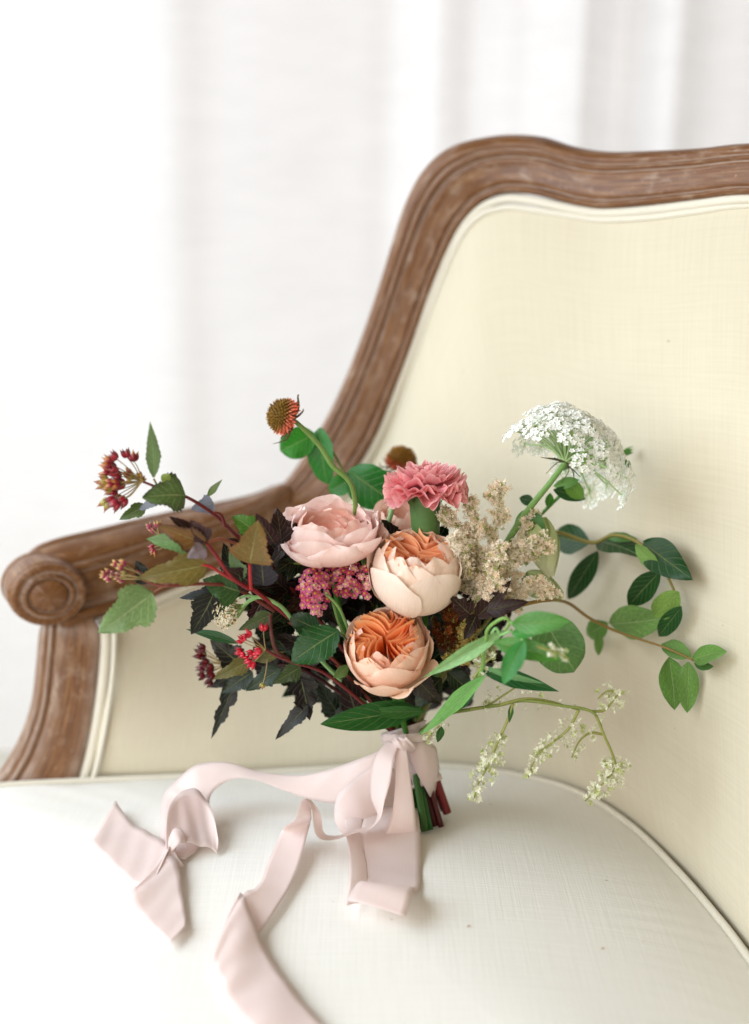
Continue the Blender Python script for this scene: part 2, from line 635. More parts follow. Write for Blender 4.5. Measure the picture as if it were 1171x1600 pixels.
# ---- wooden frame: inner edge, outer edge, depth of each
ARM = [((92, 972), (34, 872), 1.372), ((104, 973), (54, 853), 1.376), ((122, 970), (82, 841), 1.384), ((150, 962), (112, 833), 1.395), ((200, 945), (160, 822), 1.42), ((280, 915), (240, 803), 1.465),
       ((350, 884), (320, 788), 1.505), ((420, 846), (392, 774), 1.545), ((475, 815), (424, 764), 1.572)]
BACK = [((475, 815), (424, 765), 1.570), ((520, 775), (436, 757), 1.58), ((560, 725), (464, 722), 1.583), ((590, 672), (501, 662), 1.582),
        ((612, 618), (530, 604), 1.58), ((641, 545), (561, 526), 1.577), ((669, 465), (587, 450), 1.572), ((694, 402), (606, 388), 1.566),
        ((720, 352), (629, 318), 1.56), ((748, 320), (660, 262), 1.552), ((775, 305), (705, 226), 1.542), ((805, 300), (770, 209), 1.53),
        ((850, 306), (838, 209), 1.508), ((900, 319), (895, 225), 1.485), ((945, 325), (945, 232), 1.463), ((1010, 320), (1010, 231), 1.43),
        ((1090, 311), (1090, 227), 1.39), ((1171, 303), (1171, 219), 1.345), ((1330, 306), (1330, 216), 1.27), ((1520, 318), (1520, 226), 1.195), ((1760, 332), (1760, 238), 1.11), ((2060, 352), (2060, 252), 1.015)]
PROF_BACK = [(0.10, -0.55), (0.0, -0.42), (-0.01, 0.02), (0.01, 0.09), (0.045, 0.125), (0.085, 0.115), (0.11, 0.075), (0.125, 0.03), (0.14, 0.045), (0.17, 0.075), (0.23, 0.075),
             (0.32, 0.072), (0.42, 0.075), (0.50, 0.086), (0.565, 0.105), (0.585, 0.075), (0.60, 0.07), (0.615, 0.10), (0.64, 0.135),
             (0.67, 0.14), (0.70, 0.115), (0.715, 0.075), (0.73, 0.08), (0.76, 0.105), (0.80, 0.11), (0.86, 0.09), (0.92, 0.03), (0.97, -0.06), (1.0, -0.18),
             (0.995, -0.30), (0.95, -0.42), (0.85, -0.52), (0.70, -0.58), (0.40, -0.60)]
PROF_ARM = [(0.30, -0.50), (0.05, -0.45), (-0.01, -0.2), (0.0, 0.0), (0.02, 0.06), (0.06, 0.10), (0.09, 0.09), (0.10, 0.06), (0.12, 0.07), (0.20, 0.16), (0.30, 0.265), (0.38, 0.345),
            (0.42, 0.385), (0.435, 0.365), (0.45, 0.37), (0.47, 0.405), (0.50, 0.42), (0.525, 0.40), (0.54, 0.37), (0.56, 0.38), (0.60, 0.385), (0.68, 0.345),
            (0.78, 0.265), (0.86, 0.18), (0.885, 0.14), (0.90, 0.145), (0.93, 0.13), (0.97, 0.06), (1.0, -0.05), (0.99, -0.2), (0.9, -0.4), (0.6, -0.52)]
PROF_POST = [(0.3, -0.6), (0.05, -0.5), (0.0, -0.3), (-0.005, 0.0), (0.02, 0.05), (0.08, 0.075), (0.2, 0.085), (0.4, 0.095), (0.55, 0.10), (0.66, 0.095), (0.685, 0.06), (0.70, 0.055), (0.72, 0.085),
             (0.75, 0.10), (0.79, 0.095), (0.81, 0.05), (0.83, 0.045), (0.86, 0.06), (0.92, 0.03), (0.97, -0.04), (1.0, -0.14), (0.99, -0.3), (0.9, -0.5), (0.6, -0.6)]


def sweep(name, st, prof, dy_outer, span=8, dy_in=0.0, hs=None):
    I = cr([P(a[0], a[1], y + dy_in) for a, b, y in st], span)
    O = cr([P(b[0], b[1], y + dy_outer) for a, b, y in st], span)
    mid = (I + O) / 2
    t = np.gradient(mid, axis=0); t /= np.linalg.norm(t, axis=1)[:, None]
    ac = O - I
    w = np.linalg.norm(ac, axis=1)
    hn = np.cross(t, ac); hn /= np.linalg.norm(hn, axis=1)[:, None]
    if np.mean(np.sum(hn * (CAM - mid), 1)) < 0: hn = -hn
    pr = np.array(prof)
    ws = np.minimum(w, 0.066)
    if hs is not None:
        ws = ws * np.interp(np.linspace(0, 1, len(ws)), np.linspace(0, 1, len(st)), hs)
    G = I[:, None] + pr[None, :, 0, None] * ac[:, None] + (pr[None, :, 1] * ws[:, None])[:, :, None] * hn[:, None]
    L = np.concatenate([[0], np.cumsum(np.linalg.norm(np.diff(mid, axis=0), axis=1))])
    uvw = np.stack(np.meshgrid(L * 4, np.linspace(0, 1, len(pr)), indexing='ij'), -1)
    n, m = G.shape[:2]
    f = gfaces(n, m, False, True)
    f.append(tuple(range(m))); f.append(tuple((n - 1) * m + i for i in range(m))[::-1])
    return obj(name, mesh(name, G.reshape(-1, 3), f, M['wood'], uvw.reshape(-1, 2)), chair)


sweep('back_frame', BACK, PROF_BACK, 0.018, span=10)
sweep('arm_rail', ARM, PROF_ARM, 0.05, span=10, hs=[0.75, 0.85, 0.95, 1, 1, 1, 1, 1, 1])
POST = [((138, 952), (66, 956), 1.405), ((155, 985), (58, 985), 1.39), ((153, 1045), (52, 1045), 1.388), ((145, 1110), (44, 1105), 1.382),
        ((133, 1175), (24, 1160), 1.374), ((118, 1228), (-8, 1212), 1.366), ((92, 1300), (-60, 1275), 1.35)]
sweep('arm_post', POST, PROF_POST, 0.0, span=10)
vax = nz(V(0.38, -0.92, 0.02))
vc = P(77, 931, 1.362)
lathe('arm_scroll', [(0.0005, 0.0040), (0.008, 0.0038), (0.0165, 0.0028), (0.0192, 0.0005), (0.0200, -0.0016), (0.0208, -0.0016), (0.0216, 0.0016), (0.0234, 0.0026), (0.0252, 0.0012),
                     (0.0262, -0.0018), (0.0275, -0.0020), (0.0320, -0.0006), (0.0352, -0.0006), (0.0368, -0.0022), (0.0374, -0.0045), (0.0364, -0.0062), (0.0364, -0.0078), (0.0378, -0.0092), (0.0386, -0.0115),
                     (0.0388, -0.020), (0.0388, -0.036), (0.0386, -0.0450), (0.0372, -0.0466), (0.0372, -0.0484), (0.0388, -0.0500), (0.0392, -0.0540), (0.0380, -0.0590), (0.02, -0.061), (0.0005, -0.061)],
      vc, vax, M['wood'], chair, n=72, sq=(1.0, 0.84))

# double welt between wood and upholstery
wl = [P(a[0], a[1], y) for a, b, y in ARM[3:]] + [P(a[0], a[1], y) for a, b, y in BACK[1:]]
tl = [np.array(q) for q in TOP]


def welt_path(k, lift):
    out = []
    for i in range(len(wl)):
        q = wl[i]
        j = np.argmin([np.linalg.norm(q - x) for x in Tc])
        out.append(q + (Tc[j] - q) * k - FWD * lift)
    return cr(out, 6)


tube('welt_cord', welt_path(0.42, 0.000), [0.0047], M['welt'], chair, n=10, raw=True)
tube('welt_cord', welt_path(1.02, 0.001), [0.0036], M['welt'], chair, n=10, raw=True)
pw = cr([P(a[0] + 10, a[1], y + 0.004) for a, b, y in POST[1:]], 6)
tube('welt_cord', pw, [0.0066], M['welt'], chair, n=10, raw=True)
pw = cr([P(a[0] + 24, a[1], y - 0.006) for a, b, y in POST[1:]], 6)
tube('welt_cord', pw, [0.0028], M['welt'], chair, n=8, raw=True)

# seat base, rail and legs under the cushion
def plate(name, zs_off, mat):
    G = np.array([np.column_stack([(cen + (outline - cen) * s)[:, :2], np.full(len(outline), z)]) for s, z in zs_off])
    return grid(name, G, mat, chair, cv=True)


plate('seat_deck', [(0.01, Z0 - 0.103), (0.97, Z0 - 0.103), (0.99, Z0 - 0.11), (0.99, Z0 - 0.14)], M['linen'])
plate('seat_rail', [(0.90, Z0 - 0.135), (1.0, Z0 - 0.135), (1.01, Z0 - 0.15), (1.0, Z0 - 0.2), (0.9, Z0 - 0.21)], M['wood'])
for lx, ly in ((-0.43, 0.82), (0.38, 0.72), (-0.40, 1.26), (0.14, 1.28)):
    tube('leg', [V(lx, ly, Z0 - 0.17), V(lx * 1.02, ly, 0.18), V(lx * 1.05, ly, 0.002)], [0.026, 0.022, 0.014], M['wood'], chair, n=14)

# ------------------------------------------------------------------ bouquet
bq = tag(empty('bouquet'), 'loose garden bouquet of peach roses, pink carnation and trailing greenery tied with blush ribbon', 'bouquet')


def C(r, g, b):                                        # sRGB 0-255 to linear
    f = lambda x: (x / 255) ** 2.2
    return V(f(r), f(g), f(b))


G_MID, G_DARK, G_LIGHT, G_GREY = C(62, 122, 40), C(28, 74, 28), C(118, 158, 74), C(112, 140, 96)
OLIVE, BRONZE, BURG, BLACKISH = C(112, 112, 56), C(120, 84, 44), C(74, 26, 32), C(42, 26, 26)
SHAPES = {
    'ovate': ([0, .1, .3, .5, .75, .92, 1], [.06, .55, .95, 1, .72, .32, 0]),
    'round': ([0, .08, .3, .6, .85, .96, 1], [.1, .5, .92, 1, .72, .38, 0.02]),
    'lance': ([0, .15, .4, .7, 1], [.10, .6, 1, .62, 0]),
    'lobed': ([0, .06, .2, .36, .46, .56, .68, .85, 1], [.08, .55, .92, 1, .70, .64, .56, .30, 0]),
    'maple': ([0, .05, .16, .28, .36, .5, .62, .68, .84, 1], [.08, .5, .95, 1, .52, .78, .66, .36, .26, 0]),
}


def leaf(b, t, w, col, parent, shape='ovate', nrm=None, fold=0.18, bend=0.06, wave=0.05, serr=0, mat='leaf', name='leaf', n=16, seed=None, twist=0.0, rim=None):
    r = np.random.default_rng(seed if seed is not None else int(abs(b[0] * 1e4 + b[2] * 7e3 + t[0] * 3e3)) + 1)
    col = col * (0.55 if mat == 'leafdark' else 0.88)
    L = np.linalg.norm(t - b)
    dd = (t - b) / L
    nrm = nz(CAM - b) if nrm is None else nz(nrm)
    nrm = nz(nrm + r.normal(0, 0.22, 3))
    nn = nz(nrm - dd * np.dot(nrm, dd))
    s = np.cross(dd, nn)
    xs_, ys_ = SHAPES[shape]
    if serr: n = max(n, int(serr * 4))
    m = 4
    tt = np.linspace(0, 1, n + 1)
    # smooth profile
    pf = np.interp(tt, xs_, ys_)
    if not serr:
        pf = np.convolve(np.pad(pf, 1, mode='edge'), [0.25, 0.5, 0.25], 'valid'); pf[-1] = ys_[-1]; pf[0] = ys_[0]
    u = np.linspace(-1, 1, 2 * m + 1)
    ph = r.uniform(0, 6.28, 3)
    G = np.zeros((n + 1, 2 * m + 1, 3))
    cc = np.zeros((n + 1, 2 * m + 1, 3))
    for i, q in enumerate(tt):
        a = twist * q
        si = s * math.cos(a) + nn * math.sin(a)
        ni = nn * math.cos(a) - s * math.sin(a)
        hw = w / 2 * pf[i]
        for j, uu in enumerate(u):
            h = hw
            sw = 0.0
            if serr and abs(uu) > 0.7:
                saw = (q * serr) % 1.0
                h = hw * (1 - 0.16 * saw * (abs(uu) - 0.7) / 0.3)
            p = b + dd * L * q + nn * (bend * L * math.sin(math.pi * q * 0.9)) + dd * sw
            p = p + si * h * uu + ni * (fold * hw * abs(uu) + wave * w * uu * uu * math.sin(q * 7 + ph[0] + uu) + 0.35 * wave * w * math.sin(q * 17 + ph[1]) * abs(uu) ** 2)
            G[i, j] = p
            c = col * (1 + 0.10 * math.sin(ph[2] + q * 5 + uu * 3))
            if rim is not None:
                k = sm(0.55, 1.0, abs(uu))
                c = c * (1 - k) + rim * k
            cc[i, j] = c
    return grid(name, G, M[mat], parent, col=cc)


def PL(bx, by, tx, ty, y0, y1, wpx, col, parent, **kw):
    b, t = P(bx, by, y0), P(tx, ty, y1)
    return leaf(b, t, wpx * mpp((y0 + y1) / 2), col, parent, **kw)


def part(name, label=None):
    o = empty(name, bq)
    if label: o['label'] = label
    return o


# ---- roses -------------------------------------------------------------
def place(G, c, ax, roll):
    x, y, z = basis(ax, roll)
    return c + G[..., 0, None] * x + G[..., 1, None] * y + G[..., 2, None] * z


WPX, WPY = [0, .25, .6, .85, 1], [.30, .78, 1.0, .93, .62]


def cup_petal(R, a0, a1, phi, hw, zoff=0.0, curl=0.0, ruff=0.02, cup=0.0, lean=0.03, r=RNG, nu=15, nv=16, zs=1.0, notch=0.13):
    G = np.zeros((nu, nv, 3)); K = np.zeros((nu, nv))
    ph = r.uniform(0, 6.28, 4)
    for i, u in enumerate(np.linspace(-1, 1, nu)):
        for j, v in enumerate(np.linspace(0, 1, nv)):
            f = phi + hw * np.interp(v, WPX, WPY) * u
            al = a0 + (a1 - a0) * v * (1 - notch * u * u * v + 0.02 * math.sin(3 * u + ph[0]) * v)
            e = sm(0.72, 1.0, v)
            rr = R * (1 + lean * u + curl * e * e + ruff * math.sin(4.5 * u + ph[1]) * v * v + 0.5 * ruff * math.sin(9 * u + ph[2]) * e - cup * u * u * v)
            G[i, j] = (rr * math.sin(al) * math.cos(f), rr * math.sin(al) * math.sin(f), -rr * math.cos(al) * zs + zoff)
            K[i, j] = v
    return G, K


def colmix(K, a, b, p=1.0):
    k = np.clip(K, 0, 1)[..., None] ** p
    return a * (1 - k) + b * k


def juliet(name, label, c, R, ax, roll, outer, outer_tip, inner_deep, inner_tip, seed, flare=None, rim_deg=128, nlay=3, fan=60):
    r = np.random.default_rng(seed)
    o = part(name, label)
    x, y, z = basis(ax, roll)
    for k in range(nlay):
        npet = 5 if k < 2 else 6
        for i in range(npet):
            a1 = math.radians(rim_deg - 3 * (nlay - 1 - k) * 3 + r.uniform(-4, 5))
            G, K = cup_petal(R * (1 - 0.045 * k), 0.08, a1, 2 * math.pi * (i + 0.5 * k) / npet + r.uniform(-.12, .12), math.radians(50 if k < 2 else 42),
                             curl=r.uniform(0.02, 0.12) if k == 0 else r.uniform(-.02, .05), ruff=0.026, lean=0.03, r=r, notch=0.12)
            cc = colmix(K, outer, outer_tip, 1.3)
            cc = cc * (1 + r.uniform(-0.04, 0.04))
            if k > 0:
                cc = cc * (1 - 0.25 * k) + (0.6 * outer_tip + 0.4 * inner_tip) * 0.25 * k
            grid('petal', place(G, c, ax, roll), M['petal'], o, col=cc)
    for i in range(7):                                  # paler petals between cup and heart
        G, K = cup_petal(R * r.uniform(.78, .86), 0.3, math.radians(rim_deg + r.uniform(2, 10)), 2 * math.pi * i / 7 + r.uniform(-.2, .2), math.radians(36), curl=r.uniform(-.06, .05), ruff=0.04, lean=0.06, r=r, nv=14, notch=0.12)
        grid('petal', place(G, c, ax, roll), M['heart'], o, col=colmix(K, inner_deep * .5 + inner_tip * .5, outer_tip, 1.6))
    for (phi, a1, sc, crl) in (flare or []):
        G, K = cup_petal(R * sc, 0.10, math.radians(a1), phi, math.radians(46), curl=crl, ruff=0.035, r=r, lean=0.03, zoff=-0.06 * R)
        grid('petal', place(G, c, ax, roll), M['petal'], o, col=colmix(K, outer * V(.93, .95, .82), outer_tip * V(1.0, 1.0, .97), 1.0))
    # packed, folded heart petals in five nested fans
    nsec = 3
    r_out = R * math.sin(math.radians(rim_deg)) * 0.99 + 0.07 * R
    for sct in range(nsec):
        f0 = 2 * math.pi * sct / nsec + r.uniform(-.25, .25)
        nn_ = 7
        s1 = r.uniform(0.5, 0.9)
        for j in range(nn_):
            k = j / nn_
            w = math.radians(fan) * (1 - k) ** 1.1 + 0.05
            rin = R * (0.05 + 0.52 * k)
            nu, nv = 33, 10
            G = np.zeros((nu, nv, 3)); K = np.zeros((nu, nv))
            p1, p2, p3 = r.uniform(0, 6.28, 3)
            swirl = s1 + r.uniform(-0.08, 0.08)
            top = R * r.uniform(0.54, 0.64)
            for a, u in enumerate(np.linspace(-1, 1, nu)):
                au = abs(u)
                rad = rin + (r_out - rin) * au ** 1.25
                fi = f0 + w * np.sign(u) * au ** 0.6 + swirl * (rad / R) + 0.06 * math.sin(u * 3 + p1)
                rad *= 1 + 0.035 * math.sin(u * 5 + p2)
                for b, v in enumerate(np.linspace(0, 1, nv)):
                    zt = top * (0.74 + 0.26 * rad / r_out) + 0.045 * R * math.sin(u * 4 + p3) - 0.05 * R * (j % 2)
                    zz = -0.15 * R + (zt + 0.15 * R) * v
                    rd = rad * (0.80 + 0.20 * v ** 1.5)
                    G[a, b] = (rd * math.cos(fi + .10 * (1 - v)), rd * math.sin(fi + .10 * (1 - v)), zz)
                    K[a, b] = v
            cc = colmix(K, inner_deep, inner_tip, 3.5)
            cc = cc * (1 + r.uniform(-0.10, 0.08))
            grid('petal', place(G, c, ax, roll), M['heart'], o, col=cc)
    # calyx
    lathe('calyx', [(0.001, -1.22 * R), (0.16 * R, -1.18 * R), (0.2 * R, -1.05 * R), (0.22 * R, -0.94 * R)], c, ax, M['stem'], o, n=14, col=G_MID)
    return o


def stemto(o, c, ax, R, r0=0.0026, colr=G_MID):
    a = c - nz(ax) * R * 1.1
    tgt = BIND + V(RNG.uniform(-.012, .012), RNG.uniform(-.010, .010), 0)
    tube('stem', [a, a - nz(ax) * 0.03 + (tgt - a) * 0.2, a + (tgt - a) * 0.65, tgt, tgt + STEMDIR * 0.03], [r0], M['stem'], o, n=7, col=colr)


BIND = P(636, 1160, 1.225)                             # where the stems are tied
FOOT = on_seat(672, 1288, 0.003)
STEMDIR = nz(FOOT - BIND)

PEACH_O, PEACH_T = C(255, 230, 206), C(255, 240, 226)
OR_D, OR_T = V(1.0, .23, .035), V(1.0, .62, .36)
c2 = P(650, 892, 1.165)
R2 = 72 * mpp(1.165)
ax2 = view(0.06, 0.86, 0.52)
o = juliet('peach_rose', 'cupped peach rose with bright orange heart beside the cream plume', c2, R2, ax2, 0.5, PEACH_O, PEACH_T, OR_D, OR_T, 26, rim_deg=136, fan=72)
stemto(o, c2, ax2, R2)
c3 = P(604, 1014, 1.155)
R3 = 66 * mpp(1.155)
ax3 = view(-0.10, 0.66, 0.75)
o = juliet('peach_rose', 'apricot rose with loose pale outer petals below the other roses', c3, R3, ax3, 1.2, C(255, 212, 184), C(255, 226, 206), V(1.0, .29, .055), V(1.0, .60, .30), 33,
           flare=[(math.radians(200), 100, 1.10, 0.10), (math.radians(255), 92, 1.14, 0.16), (math.radians(330), 108, 1.08, 0.05), (math.radians(20), 104, 1.08, 0.06)], rim_deg=130)
stemto(o, c3, ax3, R3)

# blush garden rose, loosely cupped
o = part('blush_rose', 'open blush pink garden rose under the curved seed head stem')
r = np.random.default_rng(5)
c1 = P(514, 820, 1.185)
R1 = 88 * mpp(1.185)
ax1 = view(-0.02, 0.91, 0.42)
BL_O, BL_T = C(255, 198, 186), C(255, 234, 228)
for k, (n_, Rk, a1, hw, cu_) in enumerate([(5, 1.0, 84, 50, .06), (5, .97, 92, 50, .06), (5, .90, 101, 50, .05), (5, .80, 110, 50, .04), (5, .68, 118, 50, .03), (4, .54, 126, 58, .0), (4, .40, 134, 60, 0), (3, .26, 140, 75, 0)]):
    for i in range(n_):
        G, K = cup_petal(R1 * Rk * r.uniform(.96, 1.04), 0.1, math.radians(a1 + r.uniform(-13, 13)), 2 * math.pi * (i + .5 * (k % 2)) / n_ + r.uniform(-.18, .18), math.radians(hw * r.uniform(.9, 1.1)),
                         zoff=-R1 * (1 - Rk) * 0.16, curl=r.uniform(-.06, .07), ruff=0.055, cup=cu_, lean=r.uniform(-.03, .05), r=r, zs=0.66, notch=0.15)
        cc = colmix(K, BL_O * V(1, .92, .86), BL_T, 0.9) * (1 + r.uniform(-.05, .03))
        if k > 4: cc = cc * V(1.0, .90, .82)
        grid('petal', place(G, c1, ax1, 0.3), M['petal'], o, col=cc)
for a in (2.6, 4.2, 5.0):
    x, y, z = basis(ax1, 0.3)
    b0 = c1 - ax1 * R1 * 0.64
    dr = math.cos(a) * x + math.sin(a) * y
    leaf(b0, b0 + dr * R1 * 0.75 + ax1 * R1 * 0.12, R1 * 0.28, C(150, 168, 84), o, 'lance', name='sepal', nrm=-ax1)
stemto(o, c1, ax1, R1 * 0.7)

# half hidden pale rose behind the carnation
o = part('cream_pink_rose', 'half hidden pale rose tucked behind the carnation')
c4 = P(628, 808, 1.27)
R4 = 50 * mpp(1.27)
ax4 = view(-0.1, 0.8, 0.55)
for k in range(4):
    for i in range(5):
        G, K = cup_petal(R4 * (1 - .17 * k), .1, math.radians(100 + 11 * k), 2 * math.pi * (i + .5 * k) / 5, math.radians(44), r=r, ruff=.03)
        grid('petal', place(G, c4, ax4, 0), M['petal'], o, col=colmix(K, C(236, 190, 170), C(246, 214, 196)))
stemto(o, c4, ax4, R4)

# ---- carnation ---------------------------------------------------------
o = part('carnation', 'ruffled pink carnation in a green calyx')
r = np.random.default_rng(9)
cc_ = P(664, 772, 1.20)
Rc = 68 * mpp(1.2)
axc = view(-0.03, 0.985, 0.17)
for k, (n_, tilt, ln) in enumerate([(7, 94, .96), (7, 80, 1.0), (7, 67, 1.0), (7, 54, .97), (6, 40, .92), (6, 26, .88), (4, 10, .84)]):
    for i in range(n_):
        phi = 2 * math.pi * (i + r.uniform(0, 1)) / n_
        hw = math.radians(r.uniform(42, 60))
        tl_ = math.radians(tilt + r.uniform(-8, 8))
        nu, nv = 45, 12
        G = np.zeros((nu, nv, 3)); K = np.zeros((nu, nv))
        p1, p2, p3 = r.uniform(0, 6.28, 3)
        lnn = ln * r.uniform(.95, 1.03)
        for a, u in enumerate(np.linspace(-1, 1, nu)):
            tooth = 0.07 * abs(((u * 6 + p3) % 1.0) - .5)
            for b, v in enumerate(np.linspace(0, 1, nv)):
                rho = Rc * lnn * v * (1 - 0.10 * u ** 4 + tooth * v)
                ff = phi + hw * u * (0.5 + 0.5 * v)
                am = Rc * 0.13 * v ** 2.2
                wv = am * (math.sin(u * 8 + p1) + 0.3 * math.sin(u * 17 + p2))
                t2 = tl_ * (0.35 + 0.65 * min(1, v * 1.5))
                hr, hz = rho * math.sin(t2), rho * math.cos(t2) * 0.80
                hz += wv * math.sin(t2) ; hr += wv * math.cos(t2) * 0.8
                G[a, b] = (hr * math.cos(ff), hr * math.sin(ff), hz)
                K[a, b] = v
        colr = colmix(K, C(242, 116, 130), C(253, 186, 190), 1.0) * (1 + r.uniform(-.12, .08))
        edge = sm(.9, 1.0, K)[..., None]
        colr = colr * (1 - edge * .5) + C(255, 222, 218) * edge * .5
        grid('petal', place(G, cc_, axc, 0), M['petal'], o, col=colr)
cal = [(0.001, -0.052), (0.008, -0.051), (0.0115, -0.045), (0.0125, -0.035), (0.013, -0.02), (0.0138, -0.008), (0.0142, 0.002), (0.012, 0.004)]
lathe('calyx', [(a * 0.98, b * .85) for a, b in cal], cc_, axc, M['stem'], o, n=28, col=C(78, 112, 62))
for i in range(5):
    x, y, z = basis(axc, 0.2)
    a = 2 * math.pi * i / 5
    dr = math.cos(a) * x + math.sin(a) * y
    leaf(cc_ + dr * 0.0137 - axc * 0.009, cc_ + dr * 0.0175 + axc * 0.008, 0.0125, C(96, 128, 70), o, 'ovate', nrm=dr, name='sepal', n=8, fold=-.1)
stemto(o, cc_, axc, 0.044, 0.0024)

# ---- scabiosa seed heads -------------------------------------------------
def scabiosa(label, c, R, ax, stem, seed, colA, colB):
    r = np.random.default_rng(seed)
    o = part('scabiosa', label)
    x, y, z = basis(ax)
    ac = Acc()
    n = 260
    for i in range(n):
        ct = 1 - 1.75 * (i + .5) / n
        th = math.acos(ct); f = i * 2.39996
        dr = nz(x * math.sin(th) * math.cos(f) + y * math.sin(th) * math.sin(f) + z * math.cos(th))
        p = c + (x * math.sin(th) * math.cos(f) + y * math.sin(th) * math.sin(f)) * R + z * math.cos(th) * R * .82
        low = sm(0.3, -0.5, ct)
        ln = R * (0.17 + 0.20 * low); w = R * (0.07 + .07 * low)
        e1, e2, _ = basis(dr, r.uniform(0, 6))
        q = [p - dr * ln * .6]
        v = [p + e1 * w, p + e2 * w, p - e1 * w, p - e2 * w, p + dr * ln + r.normal(0, .04 * R, 3)]
        col = colA * (1 - low) + colB * low
        col = col * r.uniform(.6, 1.3)
        ac.add(v, [(0, 1, 4), (1, 2, 4), (2, 3, 4), (3, 0, 4), (3, 2, 1, 0)], np.vstack([np.tile(col * .7, (4, 1)), [col * 1.3]]))
    h = ac.build('seed_head', M['tiny'], o, smooth=False); h['kind'] = 'stuff'
    lathe('core', [(0.001, -R * .8), (R * .5, -R * .68), (R * .85, -R * .3), (R * .96, 0), (R * .8, R * .45), (R * .4, R * .74), (0.001, R * .82)], c, ax, M['tiny'], o, n=18, col=colA * .6)
    for i in range(9):
        a = 2 * math.pi * i / 9 + r.uniform(-.2, .2)
        dr = math.cos(a) * x + math.sin(a) * y
        b = c - z * R * .75
        pts = [b, b + dr * R * .8 - z * R * .1, b + dr * R * r.uniform(1.2, 1.6) + z * R * r.uniform(-.2, .3), b + dr * R * r.uniform(1.5, 2.0) + z * R * r.uniform(-.1, .8)]
        tube('bract', pts, [R * .09, R * .07, R * .015], M['stem'], o, n=5, span=4, col=C(92, 84, 60))
    tube('stem', stem, [0.0019, 0.0022, 0.0026], M['stem'], o, n=8, span=8, col=C(118, 150, 80))
    return o


cs = P(440, 649, 1.17)
scabiosa('brown scabiosa seed head on a curved green stem', cs, 24 * mpp(1.17), view(-.86, .34, .35),
         [cs + view(.86, -.34, -.35) * 0.009, P(468, 664, 1.172), P(500, 697, 1.18), P(520, 728, 1.185), P(546, 752, 1.19), P(555, 782, 1.20), P(560, 840, 1.22), P(600, 1000, 1.24), BIND], 3, C(160, 122, 52), C(232, 132, 104))
cs = P(628, 716, 1.40)
scabiosa('blurred russet scabiosa head behind the carnation', cs, 21 * mpp(1.4), view(.2, .85, .3),
         [cs - view(.2, .85, .3) * 0.01, P(624, 760, 1.38), P(615, 810, 1.34), P(620, 960, 1.28), BIND], 4, C(170, 120, 50), C(200, 96, 66))
tube('stem', [P(618, 770, 1.24), P(612, 800, 1.24), P(606, 840, 1.24), P(615, 960, 1.24), BIND], [0.0024], M['stem'], bq, n=7, col=C(160, 200, 140))

# ---- queen anne's lace ---------------------------------------------------
def star(ac, p, nrm, s, col, r, cc=None, npet=5, cup=.25):
    e1, e2, e3 = basis(nrm, r.uniform(0, 6.28))
    for i in range(npet):
        a = 2 * math.pi * i / npet
        d0 = math.cos(a) * e1 + math.sin(a) * e2
        d1 = -math.sin(a) * e1 + math.cos(a) * e2
        L = s * r.uniform(.8, 1.15)
        ac.add([p, p + d0 * L * .6 + d1 * L * .36 + e3 * L * cup, p + d0 * L + e3 * L * cup * r.uniform(.5, 2), p + d0 * L * .6 - d1 * L * .36 + e3 * L * cup], [(0, 1, 2, 3)], col * r.uniform(.86, 1.08))
    if cc is not None:
        ac.add([p + e3 * s * .4, p + e1 * s * .2 + e3 * s * .15, p + (e2 - .5 * e1) * s * .2 + e3 * s * .15, p - (e2 + .5 * e1) * s * .2 + e3 * s * .15], [(0, 1, 2), (0, 2, 3), (0, 3, 1)], cc)


o = part('lace_flower', 'white lace flower umbel standing above the bouquet')
r = np.random.default_rng(17)
hub = P(884, 722, 1.235)
axq = view(.52, .80, -.10)
x, y, z = basis(axq)
WHITE = C(250, 252, 248)
Lr = 96 * mpp(1.235)
nray = 46
for i in range(nray):
    ct = 1 - (1 - math.cos(math.radians(88))) * (i + .5) / nray
    th = math.acos(ct); f = i * 2.39996
    dr = nz(x * math.sin(th) * math.cos(f) + y * math.sin(th) * math.sin(f) + z * math.cos(th))
    L = Lr * (0.72 + 0.28 * math.sin(th)) * r.uniform(.92, 1.06)
    L *= 1.0 - 0.12 * (1 - th / 1.5)
    tip = hub + dr * L
    if th > 1.1: tip = tip - V(0, 0, 0.006) * (th - 1.0) * 2
    tube('ray', [hub, hub + dr * L * .5 + z * L * .06, tip], [0.0011, .0007], M['stem'], o, n=5, span=4, col=C(160, 186, 130))
    ac = Acc()
    nd = nz(dr + z * .25)
    e1, e2, e3 = basis(nd)
    nf = int(r.integers(26, 34))
    Rum = 0.0140 * r.uniform(.85, 1.15)
    for q in range(nf):
        rr = Rum * math.sqrt((q + .5) / nf); a = q * 2.39996
        p = tip + (e1 * math.cos(a) + e2 * math.sin(a)) * rr + e3 * (0.004 - 0.25 * rr * rr / Rum) + r.normal(0, .0006, 3)
        star(ac, p, nz(e3 + (e1 * math.cos(a) + e2 * math.sin(a)) * .5), 0.0030, WHITE, r, C(226, 232, 200), cup=.2)
        # pedicel
        w = 0.0002
        ac.add([tip + e1 * w, tip - e1 * w, p - e1 * w, p + e1 * w], [(0, 1, 2, 3)], C(150, 180, 110))
    uo = ac.build('umbellet', M['white'], o, smooth=False)
for i in range(9):
    a = i * .7
    dr = nz(x * math.cos(a) + y * math.sin(a) - z * .3)
    tube('bract', [hub, hub + dr * .010, hub + dr * .019 - z * .003 + r.normal(0, .003, 3)], [.0008, .0003], M['stem'], o, n=4, span=4, col=C(78, 76, 44))
tube('stem', [hub, P(862, 752, 1.232), P(820, 805, 1.228), P(780, 870, 1.225), P(700, 1020, 1.23), BIND], [.0022, .003, .0032], M['stem'], o, n=8, col=C(108, 146, 76))
